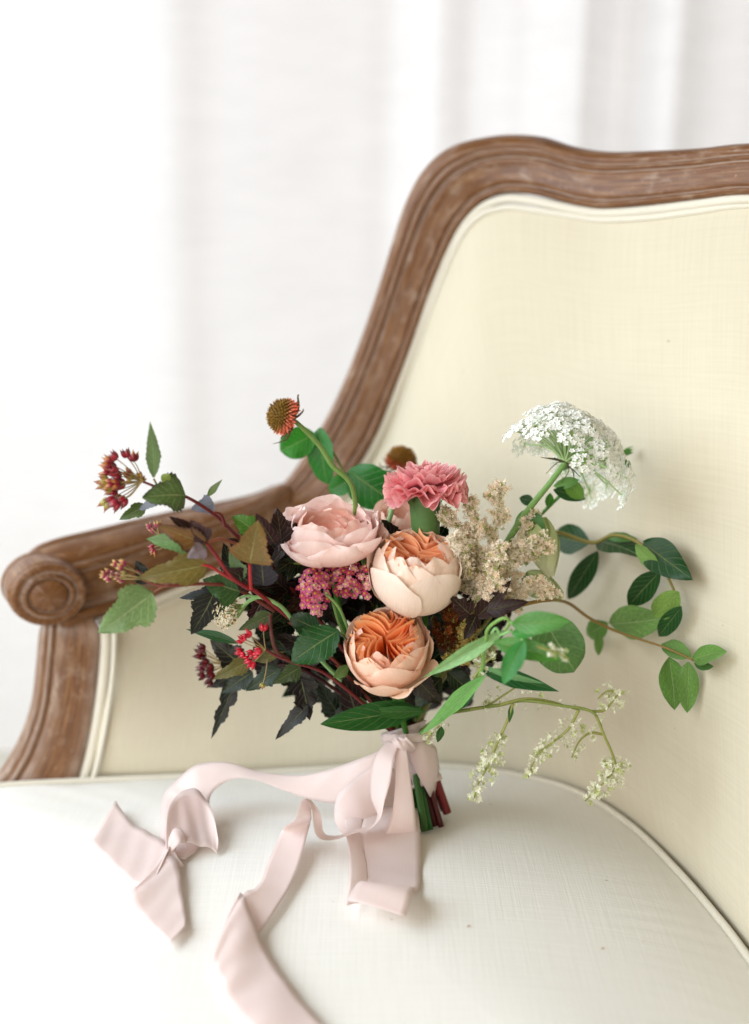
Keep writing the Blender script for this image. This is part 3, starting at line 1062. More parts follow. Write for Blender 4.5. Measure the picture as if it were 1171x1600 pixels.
# green leaves beneath the umbel and the bud behind it
o = part('bud_sprig', 'small green bud and leaves behind the lace flower')
tube('stem', [P(976, 708, 1.33), P(940, 730, 1.31), P(900, 755, 1.30), P(850, 800, 1.28), P(760, 900, 1.27)], [.0012, .0018], M['stem'], o, n=6, col=C(86, 130, 60))
for a in range(6):
    q = a * 1.05
    b = P(972, 709, 1.33)
    leaf(b, P(990, 702, 1.33) + (RIGHT * 0 + UP * math.sin(q) + -FWD * math.cos(q)) * .003, .005, C(92, 150, 58), o, 'lance', nrm=UP * math.sin(q) - FWD * math.cos(q), n=8)
for (bx, by, tx, ty, w, c) in [(976, 718, 985, 730, 10, G_MID), (965, 705, 958, 692, 10, G_MID), (865, 765, 915, 780, 22, G_DARK), (912, 780, 880, 745, 26, C(104, 150, 60)), (860, 770, 858, 795, 14, G_MID),
                               (835, 785, 812, 778, 18, G_DARK), (905, 750, 865, 760, 18, C(96, 146, 66)), (880, 735, 900, 712, 18, C(70, 100, 40))]:
    PL(bx, by, tx, ty, 1.27, 1.275, w, c, o, shape='ovate', n=10)

# ---- astilbe plume ------------------------------------------------------
CR = V(1.0, .93, .80); PCH = V(1.0, .82, .62); GRN = C(158, 176, 92)
r = np.random.default_rng(23)
o = part('astilbe_plume', 'feathery cream astilbe plume beside the orange hearted rose')


def plume(pts, y0, y1, width, nbr, dens=1.0, cA=CR, cB=PCH, fs=0.0018):
    k = len(pts)
    path = cr([P(a, b, y0 + (y1 - y0) * i / (k - 1)) for i, (a, b) in enumerate(pts)], 10)
    v = tube('plume_stem', path, [.0012, .0004], M['stem'], o, n=5, raw=True, col=C(176, 168, 96))
    t, Nn, Bn = frames(path)
    for i in range(nbr):
        q = (i + r.uniform(0, .8)) / nbr
        q = min(q, .999)
        idx = int(q * (len(path) - 1))
        base = path[idx]
        a = r.uniform(0, 6.28)
        dr = nz(math.cos(a) * Nn[idx] + math.sin(a) * Bn[idx] + t[idx] * r.uniform(.5, 1.0))
        ln = width * mpp(1.2) * (1 - .78 * q) * r.uniform(.75, 1.2)
        ac = Acc()
        nf = int((34 + 70 * (1 - q)) * dens)
        for g in range(nf):
            s = (g + .5) / nf
            p = base + dr * ln * s + V(0, 0, -.002) * s * s + r.normal(0, .0021 * (1.1 - .6 * s), 3)
            col = cA * (1 - s) + cB * s if r.random() < .5 else cA
            if r.random() < .10: col = GRN
            star(ac, p, nz(r.normal(0, 1, 3) + dr * .6 - FWD * .4), fs * r.uniform(.7, 1.3), col, r, cup=.5, npet=4)
        ac.add([base, base + dr * ln, base + dr * ln * .5 + V(0, 0, .0006)], [(0, 1, 2)], C(176, 160, 90))
        ac.build('floret_spray', M['tiny'], o, smooth=False)


plume([(745, 945), (765, 870), (780, 800), (779, 752)], 1.21, 1.22, 62, 34)
plume([(740, 930), (728, 870), (712, 815), (690, 798)], 1.20, 1.19, 42, 22)
plume([(748, 930), (790, 880), (832, 850), (860, 846)], 1.20, 1.20, 50, 26)
plume([(755, 945), (800, 925), (840, 915), (872, 930)], 1.19, 1.18, 44, 22)
plume([(742, 910), (745, 860), (742, 815), (738, 775)], 1.19, 1.20, 44, 22)
plume([(750, 930), (800, 860), (822, 820), (838, 800)], 1.22, 1.23, 46, 24)
plume([(740, 945), (760, 920), (775, 890), (782, 850)], 1.17, 1.15, 44, 26)
plume([(735, 900), (728, 860), (718, 840), (700, 842)], 1.165, 1.14, 26, 14, cA=C(250, 240, 222), cB=CR)
o = part('russet_plume', 'russet brown plume with straw tips between the roses')
plume([(690, 1010), (705, 985), (712, 965), (700, 945)], 1.185, 1.18, 46, 26, cA=C(120, 62, 34), cB=C(150, 92, 50))
plume([(700, 1030), (725, 1005), (735, 985), (738, 965)], 1.175, 1.165, 34, 22, cA=C(190, 166, 96), cB=C(214, 196, 128))
plume([(745, 1040), (758, 1015), (768, 1000)], 1.15, 1.15, 26, 12, cA=C(206, 206, 160), cB=C(226, 226, 190))
tube('stem', [P(745, 945, 1.21), P(700, 1040, 1.22), BIND], [.0014, .002], M['stem'], o, n=6, col=C(130, 120, 60))

# ---- lisianthus buds ------------------------------------------------------
def bud(label, b, t, w, seed, ca, cb):
    r = np.random.default_rng(seed)
    o = part('lisianthus_bud', label)
    ax = nz(t - b); L = np.linalg.norm(t - b)
    for i in range(5):
        nu, nv = 11, 16
        G = np.zeros((nu, nv, 3)); K = np.zeros((nu, nv))
        for a, u in enumerate(np.linspace(-1, 1, nu)):
            for c, v in enumerate(np.linspace(0, 1, nv)):
                rad = w / 2 * (math.sin(math.pi * min(1, .12 + .84 * v) ** .8) ** .8 + .05) * (1 + .10 * u)
                f = 2 * math.pi * i / 5 + .95 * u * (1 - .3 * v) + 1.7 * v
                G[a, c] = (rad * math.cos(f), rad * math.sin(f), L * v * (1 - .04 * u * u * v))
                K[a, c] = v
        grid('petal', place(G, b, ax, 0), M['petal'], o, col=colmix(K, ca, cb, 1.2))
    x, y, z = basis(ax)
    for i in range(5):
        a = 2 * math.pi * i / 5 + .5
        dr = math.cos(a) * x + math.sin(a) * y
        leaf(b - ax * .003, b + dr * w * .55 + ax * L * .38, w * .2, C(96, 150, 62), o, 'lance', nrm=dr, name='sepal', n=8)
    return o


o = bud('pale green drooping lisianthus bud beside the astilbe plume', P(838, 812, 1.235), P(862, 902, 1.225), 48 * mpp(1.23), 2, C(190, 206, 140), C(226, 230, 196))
tube('stem', [P(838, 812, 1.235), P(828, 800, 1.236), P(812, 806, 1.237), P(795, 850, 1.237), P(720, 1010, 1.235)], [.0014, .002], M['stem'], o, n=6, col=C(96, 140, 62))
leaf(P(826, 800, 1.23), P(852, 836, 1.22), 26 * mpp(1.23), C(70, 122, 52), o, 'ovate')
o = bud('pale green lisianthus bud low behind the plume', P(820, 905, 1.25), P(880, 930, 1.25), 40 * mpp(1.25), 4, C(186, 202, 140), C(214, 222, 180))

# ---- yarrow --------------------------------------------------------------
def yarrow_mesh(name, pet, eye):
    ac = Acc()
    r = np.random.default_rng(1)
    s = 1.0
    for i in range(5):
        a = 2 * math.pi * i / 5
        d0 = V(math.cos(a), math.sin(a), 0); d1 = V(-math.sin(a), math.cos(a), 0)
        ac.add([d0 * .22, d0 * .5 + d1 * .42 + V(0, 0, .16), d0 * .95 + d1 * .30 + V(0, 0, .04), d0 * 1.0 - V(0, 0, .02), d0 * .95 - d1 * .30 + V(0, 0, .04), d0 * .5 - d1 * .42 + V(0, 0, .16)],
               [(0, 1, 2, 3, 4, 5)], pet * r.uniform(.85, 1.12))
    # domed eye and the green cup below
    for (rad, h, cc_) in ((.36, .34, eye),):
        k = 8
        ring = [V(math.cos(6.283 * j / k) * rad, math.sin(6.283 * j / k) * rad, .12) for j in range(k)]
        r2 = [V(math.cos(6.283 * j / k) * rad * .7, math.sin(6.283 * j / k) * rad * .7, .30) for j in range(k)]
        ac.add(ring + r2 + [V(0, 0, .38)], [(j, (j + 1) % k, k + (j + 1) % k, k + j) for j in range(k)] + [(k + j, k + (j + 1) % k, 2 * k) for j in range(k)], cc_)
    k = 7
    ring = [V(math.cos(6.283 * j / k) * .45, math.sin(6.283 * j / k) * .45, .05) for j in range(k)]
    ac.add(ring + [V(0, 0, -1.0)], [((j + 1) % k, j, k) for j in range(k)], C(122, 140, 80))
    return mesh(name, np.vstack(ac.v), ac.f, M['tiny'], None, np.vstack(ac.c), True)


def setmat(ob, p, ax, s, roll):
    x, y, z = basis(ax, roll)
    from mathutils import Matrix
    m = Matrix([(x[0] * s, y[0] * s, z[0] * s, p[0]), (x[1] * s, y[1] * s, z[1] * s, p[1]), (x[2] * s, y[2] * s, z[2] * s, p[2]), (0, 0, 0, 1)])
    ob.matrix_local = m


YM = [yarrow_mesh('yarrow_floret', C(214, 110, 148), C(236, 196, 104)), yarrow_mesh('yarrow_floret', C(190, 70, 106), C(224, 160, 80)), yarrow_mesh('yarrow_floret', C(232, 156, 168), C(244, 222, 150))]
YW = [yarrow_mesh('yarrow_floret', C(240, 232, 208), C(226, 196, 140)), yarrow_mesh('yarrow_floret', C(226, 214, 178), C(170, 120, 90))]


def corymb(o, cx, cy, rx, ry, y, n, ms, size, facing, seed, hubpx, huby):
    r = np.random.default_rng(seed)
    hub = P(hubpx[0], hubpx[1], huby)
    for i in range(n):
        rad = math.sqrt((i + .5) / n); a = i * 2.39996
        q = P(cx + rx * rad * math.cos(a) + r.normal(0, 1.5), cy + ry * rad * math.sin(a) + r.normal(0, 1.5), y + .016 * rad * rad + r.normal(0, .002))
        f = obj('floret', ms[int(r.integers(len(ms)))], o)
        ax = nz(facing + RIGHT * math.cos(a) * .7 * rad - UP * math.sin(a) * .7 * rad + r.normal(0, .18, 3))
        setmat(f, q, ax, size * r.uniform(.82, 1.15), r.uniform(0, 6))
        if i % 4 == 0:
            tube('pedicel', [q - ax * size * .8, (q + hub) / 2 - UP * .003, hub], [.0006, .0008], M['stem'], o, n=5, span=4, col=C(130, 150, 86))
    return hub


o = part('pink_yarrow', 'pink yarrow head with yellow eyed florets beside the roses')
fr = view(-.15, .45, .9)
h = corymb(o, 491, 922, 24, 39, 1.15, 48, [YM[0], YM[0], YM[1], YM[2]], .0033, fr, 3, (500, 935), 1.175)
h = corymb(o, 543, 903, 32, 33, 1.163, 52, [YM[0], YM[1], YM[1], YM[2]], .0031, fr, 4, (540, 925), 1.19)
h = corymb(o, 574, 905, 12, 32, 1.16, 14, [YM[2], YM[2], YM[1]], .0031, fr, 5, (572, 920), 1.185)
tube('stem', [P(520, 940, 1.165), P(535, 985, 1.19), P(580, 1080, 1.215), BIND], [.0015, .002], M['stem'], o, n=6, col=C(110, 146, 76))
tube('stem', [P(510, 928, 1.15), P(530, 950, 1.16), P(545, 985, 1.18)], [.0012, .0014], M['stem'], o, n=6, col=C(120, 156, 90))
o = part('white_yarrow', 'small white yarrow cluster on an arching pale stem')
fw = view(-.75, .35, .6)
corymb(o, 353, 957, 20, 27, 1.135, 44, YW, .0026, fw, 8, (385, 945), 1.15)
tube('stem', [P(378, 950, 1.15), P(400, 933, 1.15), P(430, 942, 1.155), P(452, 962, 1.17), P(500, 1030, 1.20), BIND], [.0014, .0019, .002], M['stem'], o, n=8, col=C(136, 182, 116))
tube('stem', [P(372, 962, 1.145), P(382, 945, 1.147), P(402, 934, 1.15)], [.0010, .0012], M['stem'], o, n=6, col=C(136, 182, 116))
tube('stem', [P(374, 935, 1.145), P(388, 931, 1.147), P(404, 934, 1.15)], [.0010, .0012], M['stem'], o, n=6, col=C(136, 182, 116))

# ---- ninebark branches ----------------------------------------------------
def capsule_mesh(col, tipc):
    ac = Acc()
    for i in range(4):
        a = 2 * math.pi * i / 4 + .4
        dr = V(math.cos(a), math.sin(a), 0)
        ax = nz(V(dr[0] * .42, dr[1] * .42, 1))
        x, y, z = basis(ax)
        pr = [(0.02, 0), (.24, .12), (.38, .42), (.36, .75), (.22, 1.08), (.07, 1.35), (.02, 1.6)]
        k = 7
        v, f, cc = [], [], []
        for (rr, hh) in pr:
            for j in range(k):
                v.append(dr * .14 + z * hh + (x * math.cos(6.283 * j / k) + y * math.sin(6.283 * j / k)) * rr)
                cc.append(col * (1 - .3 * (hh < .3)) if hh < 1.0 else tipc)
        f = gfaces(len(pr), k, False, True)
        ac.add(v, f, np.array(cc))
    return mesh('seed_capsule', np.vstack(ac.v), ac.f, M['berry'], None, np.vstack(ac.c))


CAPS = {'red': [capsule_mesh(C(150, 38, 52), C(110, 40, 40)), capsule_mesh(C(128, 30, 44), C(170, 110, 60))],
        'bright': [capsule_mesh(C(190, 24, 44), C(150, 20, 40)), capsule_mesh(C(206, 40, 62), C(170, 30, 50))],
        'dark': [capsule_mesh(C(96, 18, 26), C(60, 20, 20))],
        'rosy': [capsule_mesh(C(150, 52, 78), C(190, 150, 90))],
        'green': [capsule_mesh(C(150, 140, 64), C(140, 80, 50))]}


def caps(o, hubpx, y, pts, kind, size, seed, hubcol=C(130, 140, 76)):
    r = np.random.default_rng(seed)
    hub = P(hubpx[0], hubpx[1], y)
    for (px, py) in pts:
        q = P(px, py, y + r.uniform(-.012, .008))
        k = kind if r.random() > .12 or kind in ('bright', 'dark') else 'green'
        ob = obj('seed_capsule', CAPS[k][int(r.integers(len(CAPS[k])))], o)
        ax = nz(nz(q - hub) + r.normal(0, .18, 3))
        s = size * r.uniform(.85, 1.15)
        setmat(ob, q - ax * s * .8, ax, s, r.uniform(0, 6))
        tube('pedicel', [hub, (hub + q) / 2 + r.normal(0, .0008, 3), q - ax * s * .7], [.0005, .0004], M['stem'], o, n=5, span=4, col=C(150, 130, 84))
    return hub


RED_ST = C(122, 42, 40)
DK = dict(mat='leafdark')
o = part('ninebark_branch', 'ninebark branch with red seed capsules standing up towards the arm scroll')
Y = 1.13
caps(o, (222, 752), Y, [(176, 712), (166, 722), (172, 728), (164, 735), (196, 707), (208, 712), (176, 736), (182, 742), (160, 750), (155, 757), (170, 756), (178, 757), (186, 756), (166, 764), (176, 770), (184, 782), (172, 784), (164, 788), (178, 790), (190, 785), (198, 738)], 'red', .0062, 2)
caps(o, (222, 752), Y, [(204, 743), (200, 750), (218, 742), (224, 748)], 'green', .0034, 6)
tube('stem', [P(222, 752, Y), P(255, 765, Y), P(288, 775, Y + .002), P(318, 792, Y + .008), P(345, 812, Y + .015), P(365, 832, Y + .025), P(420, 880, Y + .06), P(540, 1020, 1.21), BIND], [.0010, .0014, .0018, .0020], M['stem'], o, n=7, col=RED_ST * .7)
PL(240, 746, 234, 658, Y, Y - .005, 27, G_GREY, o, shape='lance', serr=11, fold=.12)
PL(290, 774, 222, 778, Y, Y - .012, 74, C(86, 108, 62), o, shape='lobed', serr=11, fold=.2, rim=C(60, 66, 44))
PL(228, 790, 186, 812, Y + .02, Y + .02, 26, C(78, 100, 48), o, shape='lobed', serr=8, fold=.3)
PL(262, 772, 212, 800, Y + .02, Y + .02, 18, C(150, 160, 184), o, shape='lance', serr=8)
PL(334, 786, 298, 796, Y + .02, Y + .012, 34, C(140, 148, 176), o, shape='lobed', serr=9, fold=.4)
PL(324, 776, 348, 749, Y + .02, Y + .02, 12, C(92, 112, 56), o, shape='lance')
PL(266, 752, 252, 742, Y, Y, 18, C(130, 150, 70), o, shape='ovate', serr=6)
tube('twig', [P(240, 748, Y), P(246, 758, Y), P(256, 766, Y)], [.0008, .001], M['stem'], o, n=5, col=C(120, 120, 70))
tube('twig', [P(352, 822, Y + .015), P(346, 805, Y + .004), P(335, 800, Y)], [.0018, .0008], M['stem'], o, n=6, col=C(110, 36, 36))

o = part('ninebark_branch', 'ninebark branch of bronze and green leaves over the arm rail')
tube('stem', [P(322, 848, 1.10), P(338, 868, 1.105), P(360, 900, 1.115), P(385, 918, 1.13), P(410, 932, 1.145), P(500, 1010, 1.20), BIND], [.0014, .0018, .0018], M['stem'], o, n=7, col=C(130, 36, 42))
tube('stem', [P(300, 884, 1.105), P(325, 884, 1.105), P(350, 898, 1.112), P(385, 917, 1.13)], [.0012, .0018], M['stem'], o, n=6, col=C(160, 48, 50))
tube('stem', [P(390, 880, 1.115), P(391, 900, 1.12), P(392, 920, 1.13)], [.0014, .0018], M['stem'], o, n=6, col=C(160, 44, 46))
tube('stem', [P(322, 848, 1.10), P(345, 842, 1.11), P(370, 850, 1.13)], [.0012, .0014], M['stem'], o, n=6, col=C(140, 80, 60))
PL(322, 850, 244, 818, 1.10, 1.095, 44, BRONZE, o, shape='lobed', serr=11, fold=.35, rim=C(70, 40, 36))
PL(322, 846, 262, 806, 1.108, 1.10, 30, C(62, 30, 34), o, shape='lobed', serr=10, mat='leafdark', fold=.3)
PL(325, 845, 296, 812, 1.10, 1.095, 36, C(86, 54, 60), o, shape='lobed', serr=10, mat='leafdark')
PL(318, 850, 228, 842, 1.12, 1.12, 44, C(104, 140, 88), o, shape='lobed', serr=11)
PL(324, 852, 262, 838, 1.125, 1.13, 30, C(74, 128, 60), o, shape='lobed', serr=9)
PL(325, 883, 212, 904, 1.105, 1.095, 56, C(118, 104, 54), o, shape='lobed', serr=12, fold=.25)
PL(390, 881, 404, 812, 1.115, 1.095, 76, C(122, 100, 50), o, shape='lobed', serr=12, fold=.25, rim=C(128, 92, 56))
PL(380, 905, 358, 862, 1.135, 1.14, 30, C(112, 142, 96), o, shape='lobed', serr=9)
PL(398, 830, 362, 806, 1.14, 1.145, 40, C(78, 124, 48), o, shape='lobed', serr=9)
PL(395, 912, 352, 888, 1.14, 1.13, 44, C(78, 58, 60), o, shape='lobed', serr=11, mat='leafdark')
PL(412, 915, 408, 850, 1.135, 1.12, 54, C(50, 46, 62), o, shape='lobed', serr=12, mat='leafdark')
PL(375, 925, 316, 905, 1.135, 1.13, 64, C(58, 92, 52), o, shape='lobed', serr=11, fold=.3)
PL(430, 850, 400, 800, 1.15, 1.14, 40, C(70, 34, 42), o, shape='lobed', serr=10, mat='leafdark')
PL(440, 850, 432, 792, 1.16, 1.16, 44, C(58, 22, 26), o, shape='lobed', serr=10, mat='leafdark')
PL(322, 858, 292, 872, 1.09, 1.085, 34, C(150, 130, 140), o, shape='lobed', serr=8, mat='leafdark')
caps(o, (250, 838), 1.13, [(233, 822), (238, 828), (246, 818)], 'rosy', .004, 4)
caps(o, (262, 850), 1.14, [(236, 856), (240, 864)], 'red', .004, 5)

o = part('ninebark_branch', 'low ninebark twig with large grey green leaf in front of the arm post')
tube('stem', [P(222, 906, 1.10), P(250, 915, 1.10), P(285, 914, 1.105), P(330, 913, 1.12), P(380, 925, 1.15), P(500, 1010, 1.20), BIND], [.0012, .0016, .002], M['stem'], o, n=6, col=C(122, 62, 52))
tube('stem', [P(212, 890, 1.10), P(235, 905, 1.10), P(262, 914, 1.10)], [.0008, .001], M['stem'], o, n=5, col=C(150, 76, 92))
PL(238, 927, 153, 988, 1.09, 1.08, 82, C(118, 148, 96), o, shape='lobed', serr=13, fold=.18)
tube('petiole', [P(238, 927, 1.09), P(252, 918, 1.095), P(262, 914, 1.10)], [.0007, .001], M['stem'], o, n=5, col=C(150, 100, 84))
caps(o, (232, 905), 1.10, [(178, 880), (186, 886), (190, 880), (166, 893), (160, 898), (174, 897), (168, 904), (182, 900), (192, 898), (188, 906)], 'rosy', .0042, 6)
caps(o, (225, 935), 1.10, [(205, 965), (196, 972), (210, 972)], 'red', .0042, 7)
PL(232, 912, 212, 875, 1.12, 1.12, 34, C(40, 44, 46), o, shape='lobed', serr=9, mat='leafdark')
PL(335, 925, 298, 990, 1.145, 1.15, 62, C(38, 42, 38), o, shape='lobed', serr=10, mat='leafdark')
PL(345, 925, 280, 935, 1.15, 1.15, 26, C(50, 58, 66), o, shape='lobed', serr=10, mat='leafdark')

o = part('ninebark_branch', 'ninebark twig with bright red seed capsules below the white yarrow')
caps(o, (415, 1015), 1.135, [(412, 979), (380, 996), (374, 1000), (386, 990), (372, 1018), (378, 1024), (384, 1030), (390, 1022), (398, 1024), (393, 1040), (388, 1036), (402, 1018)], 'bright', .0046, 9)
caps(o, (418, 1030), 1.14, [(410, 1072)], 'green', .004, 10)
tube('stem', [P(415, 1015, 1.135), P(430, 1024, 1.14), P(455, 1034, 1.15), P(520, 1060, 1.19), BIND], [.0012, .002], M['stem'], o, n=6, col=C(110, 40, 40))
tube('stem', [P(422, 960, 1.15), P(424, 990, 1.14), P(432, 1018, 1.14), P(450, 1030, 1.15)], [.0016, .002], M['stem'], o, n=6, col=C(90, 50, 44))
PL(392, 1032, 332, 1062, 1.14, 1.13, 32, C(108, 104, 62), o, shape='lobed', serr=9)
PL(392, 1030, 446, 1018, 1.145, 1.15, 22, C(110, 112, 66), o, shape='lance')
PL(372, 1005, 291, 984, 1.16, 1.17, 18, C(44, 84, 48), o, shape='lance')
PL(425, 960, 372, 985, 1.16, 1.155, 30, C(80, 96, 62), o, shape='lobed', serr=9)
PL(440, 1045, 385, 1080, 1.17, 1.175, 38, C(40, 62, 40), o, shape='lobed', serr=9, mat='leafdark')
PL(470, 1042, 425, 1068, 1.165, 1.16, 34, C(62, 80, 44), o, shape='lobed', serr=9)

o = part('ninebark_branch', 'shaded ninebark twig with dark wine capsules behind the red capsules')
rr_ = np.random.default_rng(4)
caps(o, (352, 1040), 1.24, [(298 + rr_.uniform(-6, 14) + 2 * i, 1015 + 4.5 * i + rr_.uniform(-8, 8)) for i in range(13)], 'dark', .0058, 12)
tube('stem', [P(352, 1040, 1.24), P(400, 1040, 1.23), P(480, 1050, 1.22), BIND], [.0016, .002], M['stem'], o, n=6, col=C(60, 24, 26))
PL(378, 1040, 328, 1000, 1.23, 1.235, 50, C(44, 40, 36), o, shape='lobed', serr=10, mat='leafdark')
PL(395, 1050, 345, 1085, 1.23, 1.225, 46, C(34, 50, 34), o, shape='lobed', serr=10, mat='leafdark')
PL(366, 1070, 330, 1155, 1.23, 1.225, 30, C(34, 36, 32), o, shape='maple', serr=10, mat='leafdark')
PL(470, 1060, 484, 1126, 1.20, 1.19, 54, C(40, 34, 36), o, shape='maple', serr=10, mat='leafdark')
PL(482, 1102, 431, 1156, 1.19, 1.185, 30, C(34, 32, 34), o, shape='lobed', serr=9, mat='leafdark')
PL(455, 1065, 425, 1050, 1.2, 1.2, 30, C(42, 54, 36), o, shape='lobed', serr=9, mat='leafdark')
PL(372, 1050, 330, 1075, 1.24, 1.24, 34, C(40, 36, 34), o, shape='lobed', serr=9, mat='leafdark')

# ---- inner foliage, dark leaves packed between the flowers ---------------------
o = part('inner_foliage', 'dark burgundy and green leaves packed between the flowers')
r = np.random.default_rng(31)
n_in = 0
while n_in < 235:
    a = r.uniform(0, 6.28); q = math.sqrt(r.random())
    px, py = 590 + 195 * q * math.cos(a), 972 + 145 * q * math.sin(a)
    if py > 1105 or (px > 700 and py < 850) or (px < 440 and py > 1040): continue
    y = r.uniform(1.205, 1.32)
    ang = math.atan2(py - 1150, px - 636) + r.uniform(-1.1, 1.1)
    L = r.uniform(45, 80)
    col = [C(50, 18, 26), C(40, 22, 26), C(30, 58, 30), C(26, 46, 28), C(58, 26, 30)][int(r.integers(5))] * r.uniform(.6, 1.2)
    PL(px - .5 * L * math.cos(ang), py - .5 * L * math.sin(ang), px + .5 * L * math.cos(ang), py + .5 * L * math.sin(ang), y + .02, y - .01, r.uniform(30, 52), col, o,
       shape=['lobed', 'maple', 'ovate'][int(r.integers(3))], serr=9, mat='leafdark', n=12)
    n_in += 1
# burgundy leaves massed round the ninebark stems
for i in range(34):
    px, py = r.uniform(345, 480), r.uniform(835, 985)
    if px < 390 and py > 930: continue
    ang = math.pi + r.uniform(-1.3, 1.3)
    L = r.uniform(42, 66)
    col = [C(64, 24, 32), C(48, 30, 36), C(70, 34, 30), C(40, 52, 36)][int(r.integers(4))] * r.uniform(.7, 1.3)
    y = r.uniform(1.16, 1.22)
    PL(px - .5 * L * math.cos(ang), py - .5 * L * math.sin(ang), px + .5 * L * math.cos(ang), py + .5 * L * math.sin(ang), y + .02, y - .01, r.uniform(34, 52), col, o, shape=['lobed', 'maple'][i % 2], serr=10, mat='leafdark', n=12)
# named dark leaves at the rim of the roses
for (bx, by, tx, ty, y, w, col, sh) in [(735, 960, 702, 930, 1.15, 40, C(60, 20, 26), 'maple'), (745, 965, 800, 905, 1.16, 36, C(64, 26, 30), 'lobed'), (760, 955, 828, 940, 1.155, 34, C(56, 20, 26), 'lobed'),
                                        (745, 960, 725, 1000, 1.16, 30, C(50, 24, 24), 'lobed'), (790, 955, 760, 930, 1.165, 26, C(90, 100, 50), 'lance'), (470, 880, 430, 880, 1.18, 22, C(60, 72, 50), 'lance'),
                                        (500, 880, 540, 895, 1.19, 22, C(60, 72, 50), 'lance'), (650, 1060, 690, 1100, 1.18, 44, C(52, 40, 30), 'lobed'), (690, 1060, 650, 1105, 1.185, 40, C(40, 60, 36), 'ovate'),
                                        (700, 1050, 740, 1085, 1.185, 36, C(36, 58, 34), 'ovate'), (600, 1095, 575, 1070, 1.20, 40, C(46, 34, 30), 'lobed'), (560, 870, 600, 850, 1.19, 26, C(170, 120, 130), 'lance')]:
    PL(bx, by, tx, ty, y, y - .005, w, col, o, shape=sh, serr=8, mat='leafdark')

# ---- single leaves in the bouquet ------------------------------------------
o = part('rose_leaf_sprig', 'dark green rose leaves beside the apricot rose')
PL(530, 985, 455, 1036, 1.15, 1.14, 66, C(40, 88, 44), o, shape='ovate', serr=12, fold=.1)
PL(500, 985, 452, 962, 1.17, 1.17, 40, C(28, 66, 36), o, shape='ovate', serr=10)
PL(545, 1040, 520, 1060, 1.17, 1.165, 22, C(90, 120, 60), o, shape='lance')
tube('petiole', [P(528, 986, 1.15), P(545, 1005, 1.165), P(580, 1070, 1.20)], [.0009, .0012], M['stem'], o, n=5, col=C(70, 100, 50))
o = part('long_leaf', 'glossy dark green leaf lying over the ribbon binding')
PL(655, 1108, 500, 1132, 1.195, 1.165, 46, C(36, 92, 36), o, shape='ovate', fold=.15, bend=.05, n=22)
PL(665, 1112, 560, 1110, 1.19, 1.18, 24, C(52, 104, 44), o, shape='lance', fold=.2)
o = part('smilax_sprig', 'round green leaves behind the curved scabiosa stem')
tube('stem', [P(496, 674, 1.36), P(524, 712, 1.355), P(545, 755, 1.34), P(570, 810, 1.32), P(610, 960, 1.27), BIND], [.0012, .0018], M['stem'], o, n=6, col=C(110, 130, 60))
PL(492, 678, 438, 704, 1.35, 1.345, 50, C(52, 138, 44), o, shape='round', fold=.1)
PL(500, 668, 512, 756, 1.355, 1.35, 46, C(40, 116, 38), o, shape='round', fold=.2)
PL(545, 735, 616, 784, 1.33, 1.32, 70, C(34, 108, 36), o, shape='round', fold=.15)
PL(556, 745, 514, 768, 1.34, 1.34, 34, C(52, 124, 48), o, shape='round')
PL(590, 735, 630, 775, 1.36, 1.36, 30, C(50, 116, 44), o, shape='round')

# ---- vines reaching over the chair back --------------------------------------
def bp(px, py, g):
    return on_back(px, py, g)


def VL(bx, by, tx, ty, w, col, o, g0=.05, g1=.05, **kw):
    b, t = bp(bx, by, g0), bp(tx, ty, g1)
    return leaf(b, t, w * mpp((b[1] + t[1]) / 2), col, o, **kw)


o = part('leafy_vine', 'dark green leafy vine arching against the cream chair back')
vp = [P(760, 900, 1.26), P(820, 845, 1.26), bp(870, 832, .09), bp(925, 848, .06), bp(960, 836, .045), bp(1000, 849, .035), bp(1035, 886, .03), bp(1055, 925, .025), bp(1064, 952, .025)]
tube('stem', vp, [.0022, .0018, .0010], M['stem'], o, n=7, col=C(132, 122, 62))
tube('stem', [P(760, 900, 1.26), P(690, 1030, 1.25), BIND], [.0022], M['stem'], o, n=7, col=C(110, 110, 60))
for a in [(922, 850, 866, 838, 48, G_DARK), (935, 862, 888, 936, 34, G_DARK), (936, 846, 1004, 872, 56, G_DARK), (1006, 848, 1084, 906, 56, C(24, 70, 28)), (1033, 892, 984, 946, 40, G_DARK),
          (1066, 948, 1030, 994, 30, C(30, 82, 34)), (948, 838, 998, 842, 16, C(84, 138, 62))]:
    VL(*a, o, g0=.035, g1=.03, shape='ovate', fold=.22)
for a in [(1036, 890, 994, 852, 28, C(122, 160, 82)), (1062, 925, 1024, 962, 40, C(118, 156, 72))]:
    VL(*a, o, g0=.04, g1=.05, shape='round', fold=.15)
o = part('leafy_vine', 'light green leafy vine with red brown stem low on the chair back')
vp = [P(770, 960, 1.21), P(840, 940, 1.19), bp(885, 941, .10), bp(920, 965, .08), bp(960, 985, .06), bp(1000, 999, .05), bp(1040, 1012, .04), bp(1085, 1032, .03)]
tube('stem', vp, [.0018, .0014, .0008], M['stem'], o, n=7, col=C(140, 112, 60))
tube('stem', [P(770, 960, 1.21), P(700, 1050, 1.22), BIND], [.002], M['stem'], o, n=7, col=C(110, 110, 60))
LG = C(104, 150, 74)
for a in [(955, 975, 1048, 964, 56, C(112, 154, 84)), (950, 974, 918, 992, 34, C(92, 142, 62)), (938, 986, 936, 1024, 16, LG), (1046, 1027, 1054, 1110, 46, LG), (1076, 1034, 1074, 1114, 36, LG),
          (1083, 1030, 1138, 1018, 34, LG), (1080, 1028, 1036, 1006, 30, C(98, 144, 66)), (1086, 1036, 1116, 1042, 18, C(60, 104, 44))]:
    VL(*a, o, g0=.03, g1=.022, shape='ovate', fold=.12)

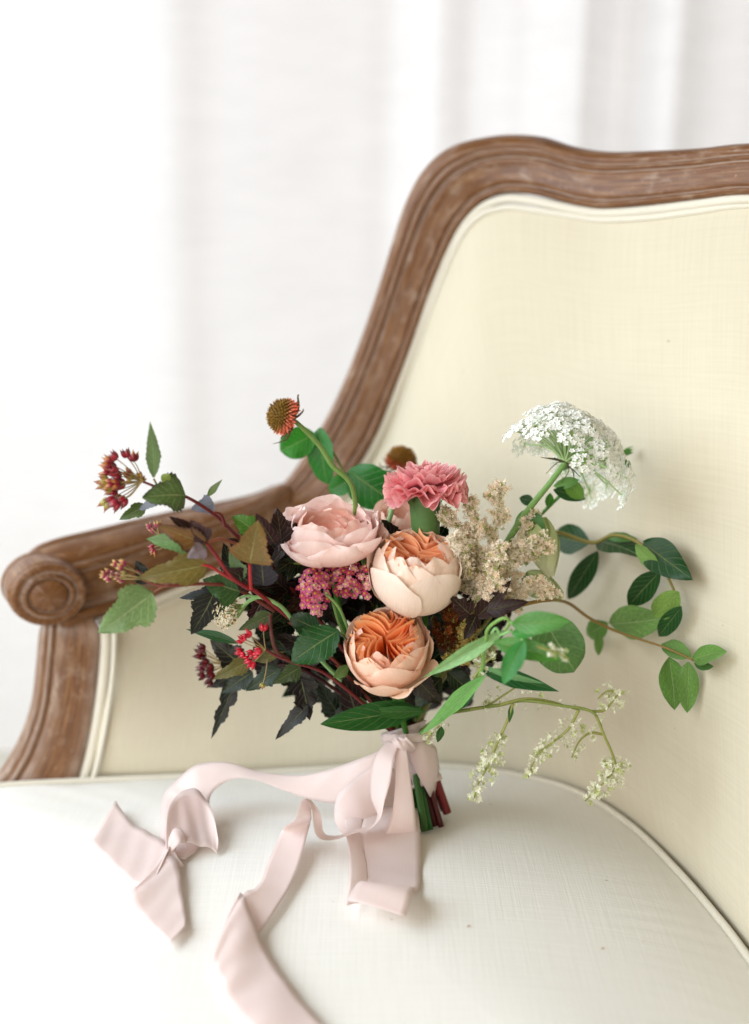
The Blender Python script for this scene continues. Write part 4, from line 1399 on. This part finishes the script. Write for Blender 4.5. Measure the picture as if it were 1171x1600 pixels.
# ---- foreground greenery on the right ------------------------------------------
o = part('lisianthus_foliage', 'bright green folded leaves with curled tendril in front of the chair back')
BR = C(78, 138, 56)
SIL = C(140, 188, 124)
PL(792, 984, 660, 1060, 1.09, 1.10, 26, SIL, o, shape='lance', fold=.5, bend=.04, n=22)
PL(800, 976, 894, 972, 1.06, 1.04, 38, BR, o, shape='ovate', fold=.2)
PL(772, 1004, 882, 1032, 1.07, 1.05, 36, BR, o, shape='ovate', fold=.25)
PL(820, 1000, 787, 1071, 1.05, 1.04, 34, C(48, 132, 52), o, shape='ovate', fold=.2)
PL(846, 962, 898, 1050, 1.12, 1.11, 82, C(88, 130, 70), o, shape='round', fold=.1)
PL(800, 990, 845, 985, 1.06, 1.05, 20, C(66, 150, 66), o, shape='ovate')
PL(752, 1048, 874, 1081, 1.12, 1.12, 30, C(40, 102, 54), o, shape='lance', fold=.35, n=22)
PL(756, 1042, 852, 1068, 1.118, 1.118, 14, C(120, 176, 120), o, shape='lance', fold=.3)
PL(758, 1056, 654, 1150, 1.11, 1.13, 30, C(112, 170, 92), o, shape='lance', fold=.45, n=22, bend=-.04)
PL(745, 1075, 690, 1120, 1.14, 1.15, 24, C(44, 104, 48), o, shape='lance', fold=.3)
tube('tendril', [P(790, 985, 1.075), P(797, 972, 1.07), P(788, 966, 1.07), P(772, 974, 1.075), P(762, 985, 1.08), P(760, 1000, 1.09), P(756, 1025, 1.10), P(752, 1050, 1.115), P(720, 1100, 1.16), BIND], [.0012, .0014, .0018], M['stem'], o, n=7, col=C(120, 160, 80))
tube('tendril', [P(768, 990, 1.085), P(776, 982, 1.083), P(783, 992, 1.083), P(800, 985, 1.075)], [.0012], M['stem'], o, n=6, col=C(140, 190, 120))
tube('tendril', [P(797, 972, 1.07), P(808, 976, 1.066), P(814, 990, 1.06), P(818, 1002, 1.055)], [.0014], M['stem'], o, n=6, col=C(130, 176, 100))

# ---- trailing white sprays ----------------------------------------------------
r = np.random.default_rng(41)


def spray(o, pts, y, start=.35, dens=120, gap=None, seed=0, sp=.0065):
    pp = [(P(a, b, y) if not isinstance(y, (list, tuple)) else P(a, b, yy)) for (a, b), yy in zip(pts, y if isinstance(y, (list, tuple)) else [y] * len(pts))]
    path = cr(pp, 10)
    tube('stem', path, [.0013, .0007], M['stem'], o, n=6, raw=True, col=C(142, 146, 78))
    t, Nn, Bn = frames(path)
    ac = Acc()
    n = len(path)
    L = np.linalg.norm(np.diff(path, axis=0), axis=1).sum()
    for i in range(int(.62 * dens * L / .06)):
        q = start + (1 - start) * r.random()
        q = min(q, .999)
        base = path[int(q * (n - 1))]
        clump = .5 + .5 * math.sin(q * 40 + seed)
        if r.random() > .35 + .65 * clump: continue
        a = r.uniform(0, 6.28)
        dr = math.cos(a) * Nn[int(q * (n - 1))] + math.sin(a) * Bn[int(q * (n - 1))]
        p = base + dr * sp * r.uniform(.4, 1.3) * (.5 + .7 * math.sin(math.pi * min(1, (q - start) / (1 - start) * .8 + .2)))
        star(ac, p, nz(dr + r.normal(0, .4, 3)), .0026 * r.uniform(.7, 1.25), C(240, 240, 218) if r.random() < .8 else C(196, 206, 140), r, C(190, 196, 120), npet=5, cup=.55)
        w = .00018
        ac.add([base, p + UP * w, p - UP * w], [(0, 1, 2)], C(160, 166, 96))
    b = ac.build('floret_spray', M['tiny'], o, smooth=False)


o = part('trailing_spray', 'trailing stem of tiny white florets hanging over the cushion')
tube('stem', [BIND, P(690, 1120, 1.20), P(735, 1109, 1.17), P(780, 1102, 1.15), P(820, 1095, 1.14), P(880, 1103, 1.13), P(925, 1112, 1.125), P(940, 1135, 1.12)], [.0018, .0012], M['stem'], o, n=7, col=C(120, 132, 66))
spray(o, [(802, 1100), (792, 1130), (776, 1165), (764, 1195), (748, 1225), (740, 1252)], 1.12, .3, 170, seed=1)
spray(o, [(905, 1110), (888, 1140), (862, 1162), (840, 1180), (826, 1215)], 1.125, .1, 150, seed=2)
spray(o, [(925, 1112), (945, 1110), (958, 1095), (965, 1084), (950, 1080), (935, 1092)], 1.13, .1, 120, seed=3)
spray(o, [(932, 1118), (945, 1150), (958, 1180), (962, 1200), (945, 1222), (915, 1252)], 1.12, .42, 230, seed=4, sp=.0075)
spray(o, [(944, 1148), (922, 1146), (905, 1160), (894, 1184)], 1.14, .2, 120, seed=5)
spray(o, [(780, 1102), (820, 1092), (860, 1096), (905, 1110)], 1.14, .1, 40, seed=6)
spray(o, [(735, 1108), (760, 1104), (790, 1085), (812, 1070)], 1.16, .3, 60, seed=7)
spray(o, [(700, 1110), (690, 1130), (672, 1150), (668, 1160)], 1.16, .3, 80, seed=8)
spray(o, [(740, 1060), (760, 1035), (775, 1025)], 1.12, .2, 90, seed=9)
spray(o, [(840, 1010), (870, 1020), (890, 1030)], 1.03, .3, 90, seed=10, sp=.003)
PL(800, 1100, 796, 1130, 1.12, 1.12, 10, C(48, 100, 44), o, shape='lance')
PL(690, 1135, 684, 1160, 1.15, 1.15, 14, C(44, 96, 40), o, shape='ovate')

# ---- cut stems under the ribbon -------------------------------------------------
SB = [(655, 1300, C(44, 66, 30), .0030), (664, 1304, C(60, 100, 44), .0034), (672, 1302, C(40, 88, 40), .0032), (680, 1296, C(70, 24, 26), .0034), (700, 1290, C(112, 34, 34), .0040), (694, 1284, C(92, 30, 30), .0030), (659, 1296, C(150, 130, 50), .0018),
      (648, 1296, C(50, 40, 26), .0030), (668, 1292, C(64, 110, 50), .0022), (676, 1290, C(96, 60, 36), .0024), (686, 1290, C(58, 84, 40), .0026), (690, 1296, C(80, 30, 28), .0028), (658, 1288, C(70, 96, 44), .0026), (682, 1284, C(44, 74, 36), .0024)]
for i, (px, py, col, rad) in enumerate(SB):
    f = on_seat(px, py, rad * .8)
    if px > 690: f = f + V(0, 0.01, 0.004)
    s0 = BIND + V((px - 672) * .00022, ((i * 37) % 7 - 3) * .002, 0.02)
    tube('cut_stem', [s0, s0 + (f - s0) * .5 + V(.001 * ((i * 5) % 3 - 1), 0, 0), f], [rad * .95, rad], M['stem'], bq, n=9, span=6, col=col)

# ------------------------------------------------------------------ ribbon
rb = part('ribbon', 'wide blush silk ribbon tied round the stems with long curling tails')


def strip(name, pairs, span=9, across=9, crown=0.0, tuck=0.0):
    L = cr([a for a, b in pairs], span); R = cr([b for a, b in pairs], span)
    tl2 = np.gradient((L + R) / 2, axis=0)
    ac = R - L
    nn = np.cross(tl2, ac); nn /= np.linalg.norm(nn, axis=1)[:, None] + 1e-12
    w = np.linalg.norm(ac, axis=1)
    u = np.linspace(0, 1, across)
    ln_ = np.linspace(0, len(pairs), len(L))
    rip = .012 * np.sin(ln_[:, None] * 2.3 + 3 * u[None, :] + len(pairs)) + .006 * np.sin(ln_[:, None] * 5.1 - 4 * u[None, :])
    G = L[:, None] + u[None, :, None] * ac[:, None] + rip[:, :, None] * (nn * w[:, None])[:, None] + (crown * np.sin(np.pi * u))[None, :, None] * (nn * w[:, None])[:, None]
    lv = np.concatenate([[0], np.cumsum(np.linalg.norm(np.diff((L + R) / 2, axis=0), axis=1))])
    uv = np.stack(np.meshgrid(lv * 20, u, indexing='ij'), -1)
    ob = grid(name, G, M['ribbon'], rb, uv=uv)
    s = ob.modifiers.new('thickness', 'SOLIDIFY'); s.thickness = 0.00016; s.offset = 0
    return ob


S = on_seat
# binding wound round the stems
n, m = 26, 72
G = np.zeros((n, m, 3))
xb, yb, zb = basis(-STEMDIR)
for i in range(n):
    h = i / (n - 1)
    cx = BIND - STEMDIR * 0.014 + STEMDIR * 0.055 * h
    for j in range(m):
        a = 2 * math.pi * j / m
        rad = 0.0195 + .0018 * h + .0022 * (1 - h) ** 3 + .0008 * math.sin(26 * h + 1.5 * math.cos(a) + a) + .0005 * math.sin(61 * h + 2 * math.sin(a))
        G[i, j] = cx + (xb * math.cos(a) + yb * math.sin(a)) * rad + zb * .002 * math.cos(a)
ob = grid('binding', G, M['ribbon'], rb, cv=True)
ob.modifiers.new('thickness', 'SOLIDIFY').thickness = .0005
# rounded lower wrap on the right
strip('wrap', [(P(640, 1160, 1.19), P(640, 1185, 1.19)), (P(662, 1158, 1.194), P(660, 1225, 1.188)), (P(678, 1165, 1.21), P(674, 1246, 1.198)), (P(683, 1175, 1.235), P(681, 1240, 1.225)), (P(676, 1180, 1.255), P(674, 1225, 1.25))], crown=-.08)
# knot
KN = P(628, 1161, 1.178)
strip('knot', [(P(612, 1150, 1.195), P(610, 1168, 1.19)), (P(620, 1150, 1.178), P(619, 1170, 1.177)), (P(632, 1153, 1.172), P(630, 1174, 1.173)), (P(642, 1158, 1.178), P(640, 1176, 1.18)), (P(650, 1160, 1.195), P(648, 1176, 1.195))], crown=-.25)
strip('knot', [(P(622, 1146, 1.185), P(634, 1146, 1.186)), (P(620, 1156, 1.170), P(636, 1153, 1.169)), (P(628, 1168, 1.168), P(646, 1163, 1.169)), (P(636, 1174, 1.176), P(650, 1172, 1.178))], crown=-.3)
strip('knot', [(P(600, 1146, 1.20), P(604, 1164, 1.2)), (P(620, 1148, 1.182), P(624, 1160, 1.18)), (P(650, 1146, 1.188), P(652, 1160, 1.186)), (P(672, 1142, 1.21), P(674, 1158, 1.208))], crown=-.2)
# loop hanging in front: down the front, round the fold and back up behind
strip('loop', [(P(620, 1166, 1.176), P(636, 1166, 1.176)), (P(617, 1185, 1.168), P(638, 1185, 1.169)), (P(618, 1220, 1.158), P(643, 1222, 1.160)), (P(614, 1262, 1.148), P(648, 1262, 1.150)),
               (P(606, 1296, 1.142), P(651, 1292, 1.146)), (P(596, 1309, 1.146), P(654, 1308, 1.152)), (P(580, 1306, 1.162), P(652, 1311, 1.17)), (P(560, 1285, 1.175), P(640, 1300, 1.185)),
               (P(570, 1240, 1.19), P(630, 1270, 1.20)), (P(600, 1190, 1.195), P(640, 1220, 1.205))], crown=.06)
strip('loop', [(P(622, 1162, 1.185), P(612, 1172, 1.19)), (P(600, 1185, 1.185), P(606, 1215, 1.185)), (P(560, 1212, 1.180), P(596, 1262, 1.172)), (P(530, 1240, 1.172), P(580, 1300, 1.160)), (P(522, 1270, 1.168), P(560, 1308, 1.156)),
               (P(530, 1293, 1.165), P(540, 1306, 1.160)), (P(560, 1300, 1.172), P(570, 1312, 1.165))], crown=.10)
# long tail that waves over the front, folds and runs off the cushion
strip('tail', [(P(606, 1158, 1.182), P(624, 1163, 1.176)), (P(588, 1180, 1.172), P(615, 1190, 1.160)), (P(579, 1215, 1.164), P(610, 1225, 1.150)), (P(580, 1248, 1.158), P(602, 1250, 1.142)), (P(590, 1272, 1.152), P(594, 1280, 1.132)),
               (P(582, 1289, 1.146), P(578, 1297, 1.124)), (P(556, 1297, 1.142), P(548, 1304, 1.116)), (P(526, 1306, 1.138), P(516, 1314, 1.112)), (P(506, 1300, 1.134), P(494, 1306, 1.106)), (P(500, 1270, 1.128), P(488, 1268, 1.100)),
               (P(486, 1252, 1.118), P(474, 1250, 1.092)), (P(487, 1278, 1.106), P(460, 1281, 1.092)), (S(485, 1318, .018), S(442, 1320, .014)), (S(470, 1362, .010), S(420, 1360, .009)), (S(452, 1400, .007), S(409, 1392, .009)),
               (S(432, 1432, .006), S(398, 1410, .012)), (S(408, 1466, .005), S(380, 1424, .014)), (S(376, 1500, .005), S(356, 1470, .008))], crown=.04)
strip('tail', [(S(330, 1524, .008), S(376, 1423, .016)), (S(335, 1534, .010), S(384, 1436, .017)), (S(344, 1556, .008), S(402, 1472, .011)), (S(358, 1580, .006), S(424, 1512, .008)), (S(378, 1606, .006), S(450, 1550, .007)), (S(404, 1632, .006), S(478, 1584, .007)),
               (S(440, 1664, .006), S(512, 1620, .006))], crown=.03)
# short tail lying straight down with its end curled up
strip('tail', [(S(560, 1300, .022), S(652, 1296, .022)), (S(563, 1318, .014), S(656, 1314, .014)), (S(568, 1350, .004), S(659, 1346, .003)), (S(574, 1384, .002), S(658, 1380, .002)), (S(577, 1400, .004), S(654, 1402, .004)),
               (S(572, 1402, .013), S(650, 1410, .013)), (S(558, 1416, .020), S(644, 1432, .019)), (S(543, 1438, .016), S(634, 1460, .015))], crown=.02)
strip('tail', [(S(536, 1300, .020), S(570, 1304, .020)), (S(541, 1325, .014), S(566, 1325, .010)), (S(546, 1360, .012), S(574, 1362, .003)), (S(546, 1400, .012), S(572, 1392, .003)), (S(541, 1436, .011), S(560, 1420, .004))], crown=.10)
# tail that leaves to the left, stands on edge, drops and ends in a curl
strip('tail', [(P(596, 1172, 1.20), P(598, 1236, 1.195)), (P(572, 1182, 1.20), P(570, 1248, 1.19)), (P(545, 1192, 1.205), P(525, 1256, 1.195)), (P(510, 1204, 1.21), P(485, 1250, 1.20)), (P(465, 1212, 1.215), P(445, 1236, 1.205)), (P(405, 1206, 1.225), P(398, 1219, 1.213)),
               (P(355, 1192, 1.235), P(362, 1218, 1.215)), (P(305, 1196, 1.235), P(332, 1240, 1.205)), (P(268, 1228, 1.225), P(326, 1272, 1.190)), (S(254, 1285, .02), S(330, 1300, .012)), (S(251, 1325, .008), S(312, 1330, .004)), (S(258, 1350, .004), S(290, 1350, .004))], crown=.05)
strip('curl', [(S(268, 1372, .006), S(288, 1362, .005)), (S(260, 1350, .014), S(276, 1350, .010)), (S(264, 1318, .030), S(280, 1342, .014)), (S(284, 1296, .036), S(292, 1340, .014)), (S(310, 1290, .034), S(312, 1338, .010)), (S(332, 1303, .024), S(330, 1337, .006)), (S(342, 1330, .010), S(339, 1339, .003))], crown=.05)
strip('curl', [(S(263, 1340, .016), S(266, 1352, .010)), (S(274, 1331, .022), S(281, 1347, .016)), (S(286, 1332, .020), S(290, 1342, .014)), (S(291, 1339, .012), S(290, 1343, .010))], crown=-.08)
strip('tail', [(S(181, 1268, .010), S(141, 1327, .007)), (S(205, 1294, .007), S(162, 1349, .006)), (S(232, 1314, .008), S(188, 1375, .006)), (S(257, 1332, .011), S(214, 1400, .007)), (S(268, 1346, .014), S(232, 1408, .008))], crown=.02)
strip('tail', [(S(262, 1352, .012), S(222, 1398, .012)), (S(279, 1368, .011), S(204, 1421, .011)), (S(284, 1400, .007), S(222, 1442, .006)), (S(289, 1432, .006), S(243, 1464, .006)), (S(291, 1460, .007), S(267, 1488, .008))], crown=.02)

# a few specks of leaf crumb on the cushion
ac_l = []
for i, (px, py) in enumerate([(730, 1450), (940, 1485)]):
    q = on_seat(px, py, .0006)
    k = tube('leaf_crumb', [q, q + V(.0015, .0008, .0006), q + V(.003, .0005, .0002)], [.0003, .0005, .0002], M['stem'], None, n=6, span=3, col=C(160, 116, 70))
    tag(k, ['tiny brown leaf crumb on the cushion nearest the curled ribbon tail', 'tiny brown leaf crumb on the cushion below the trailing white spray'][i], 'crumb', 'crumbs on the cushion')
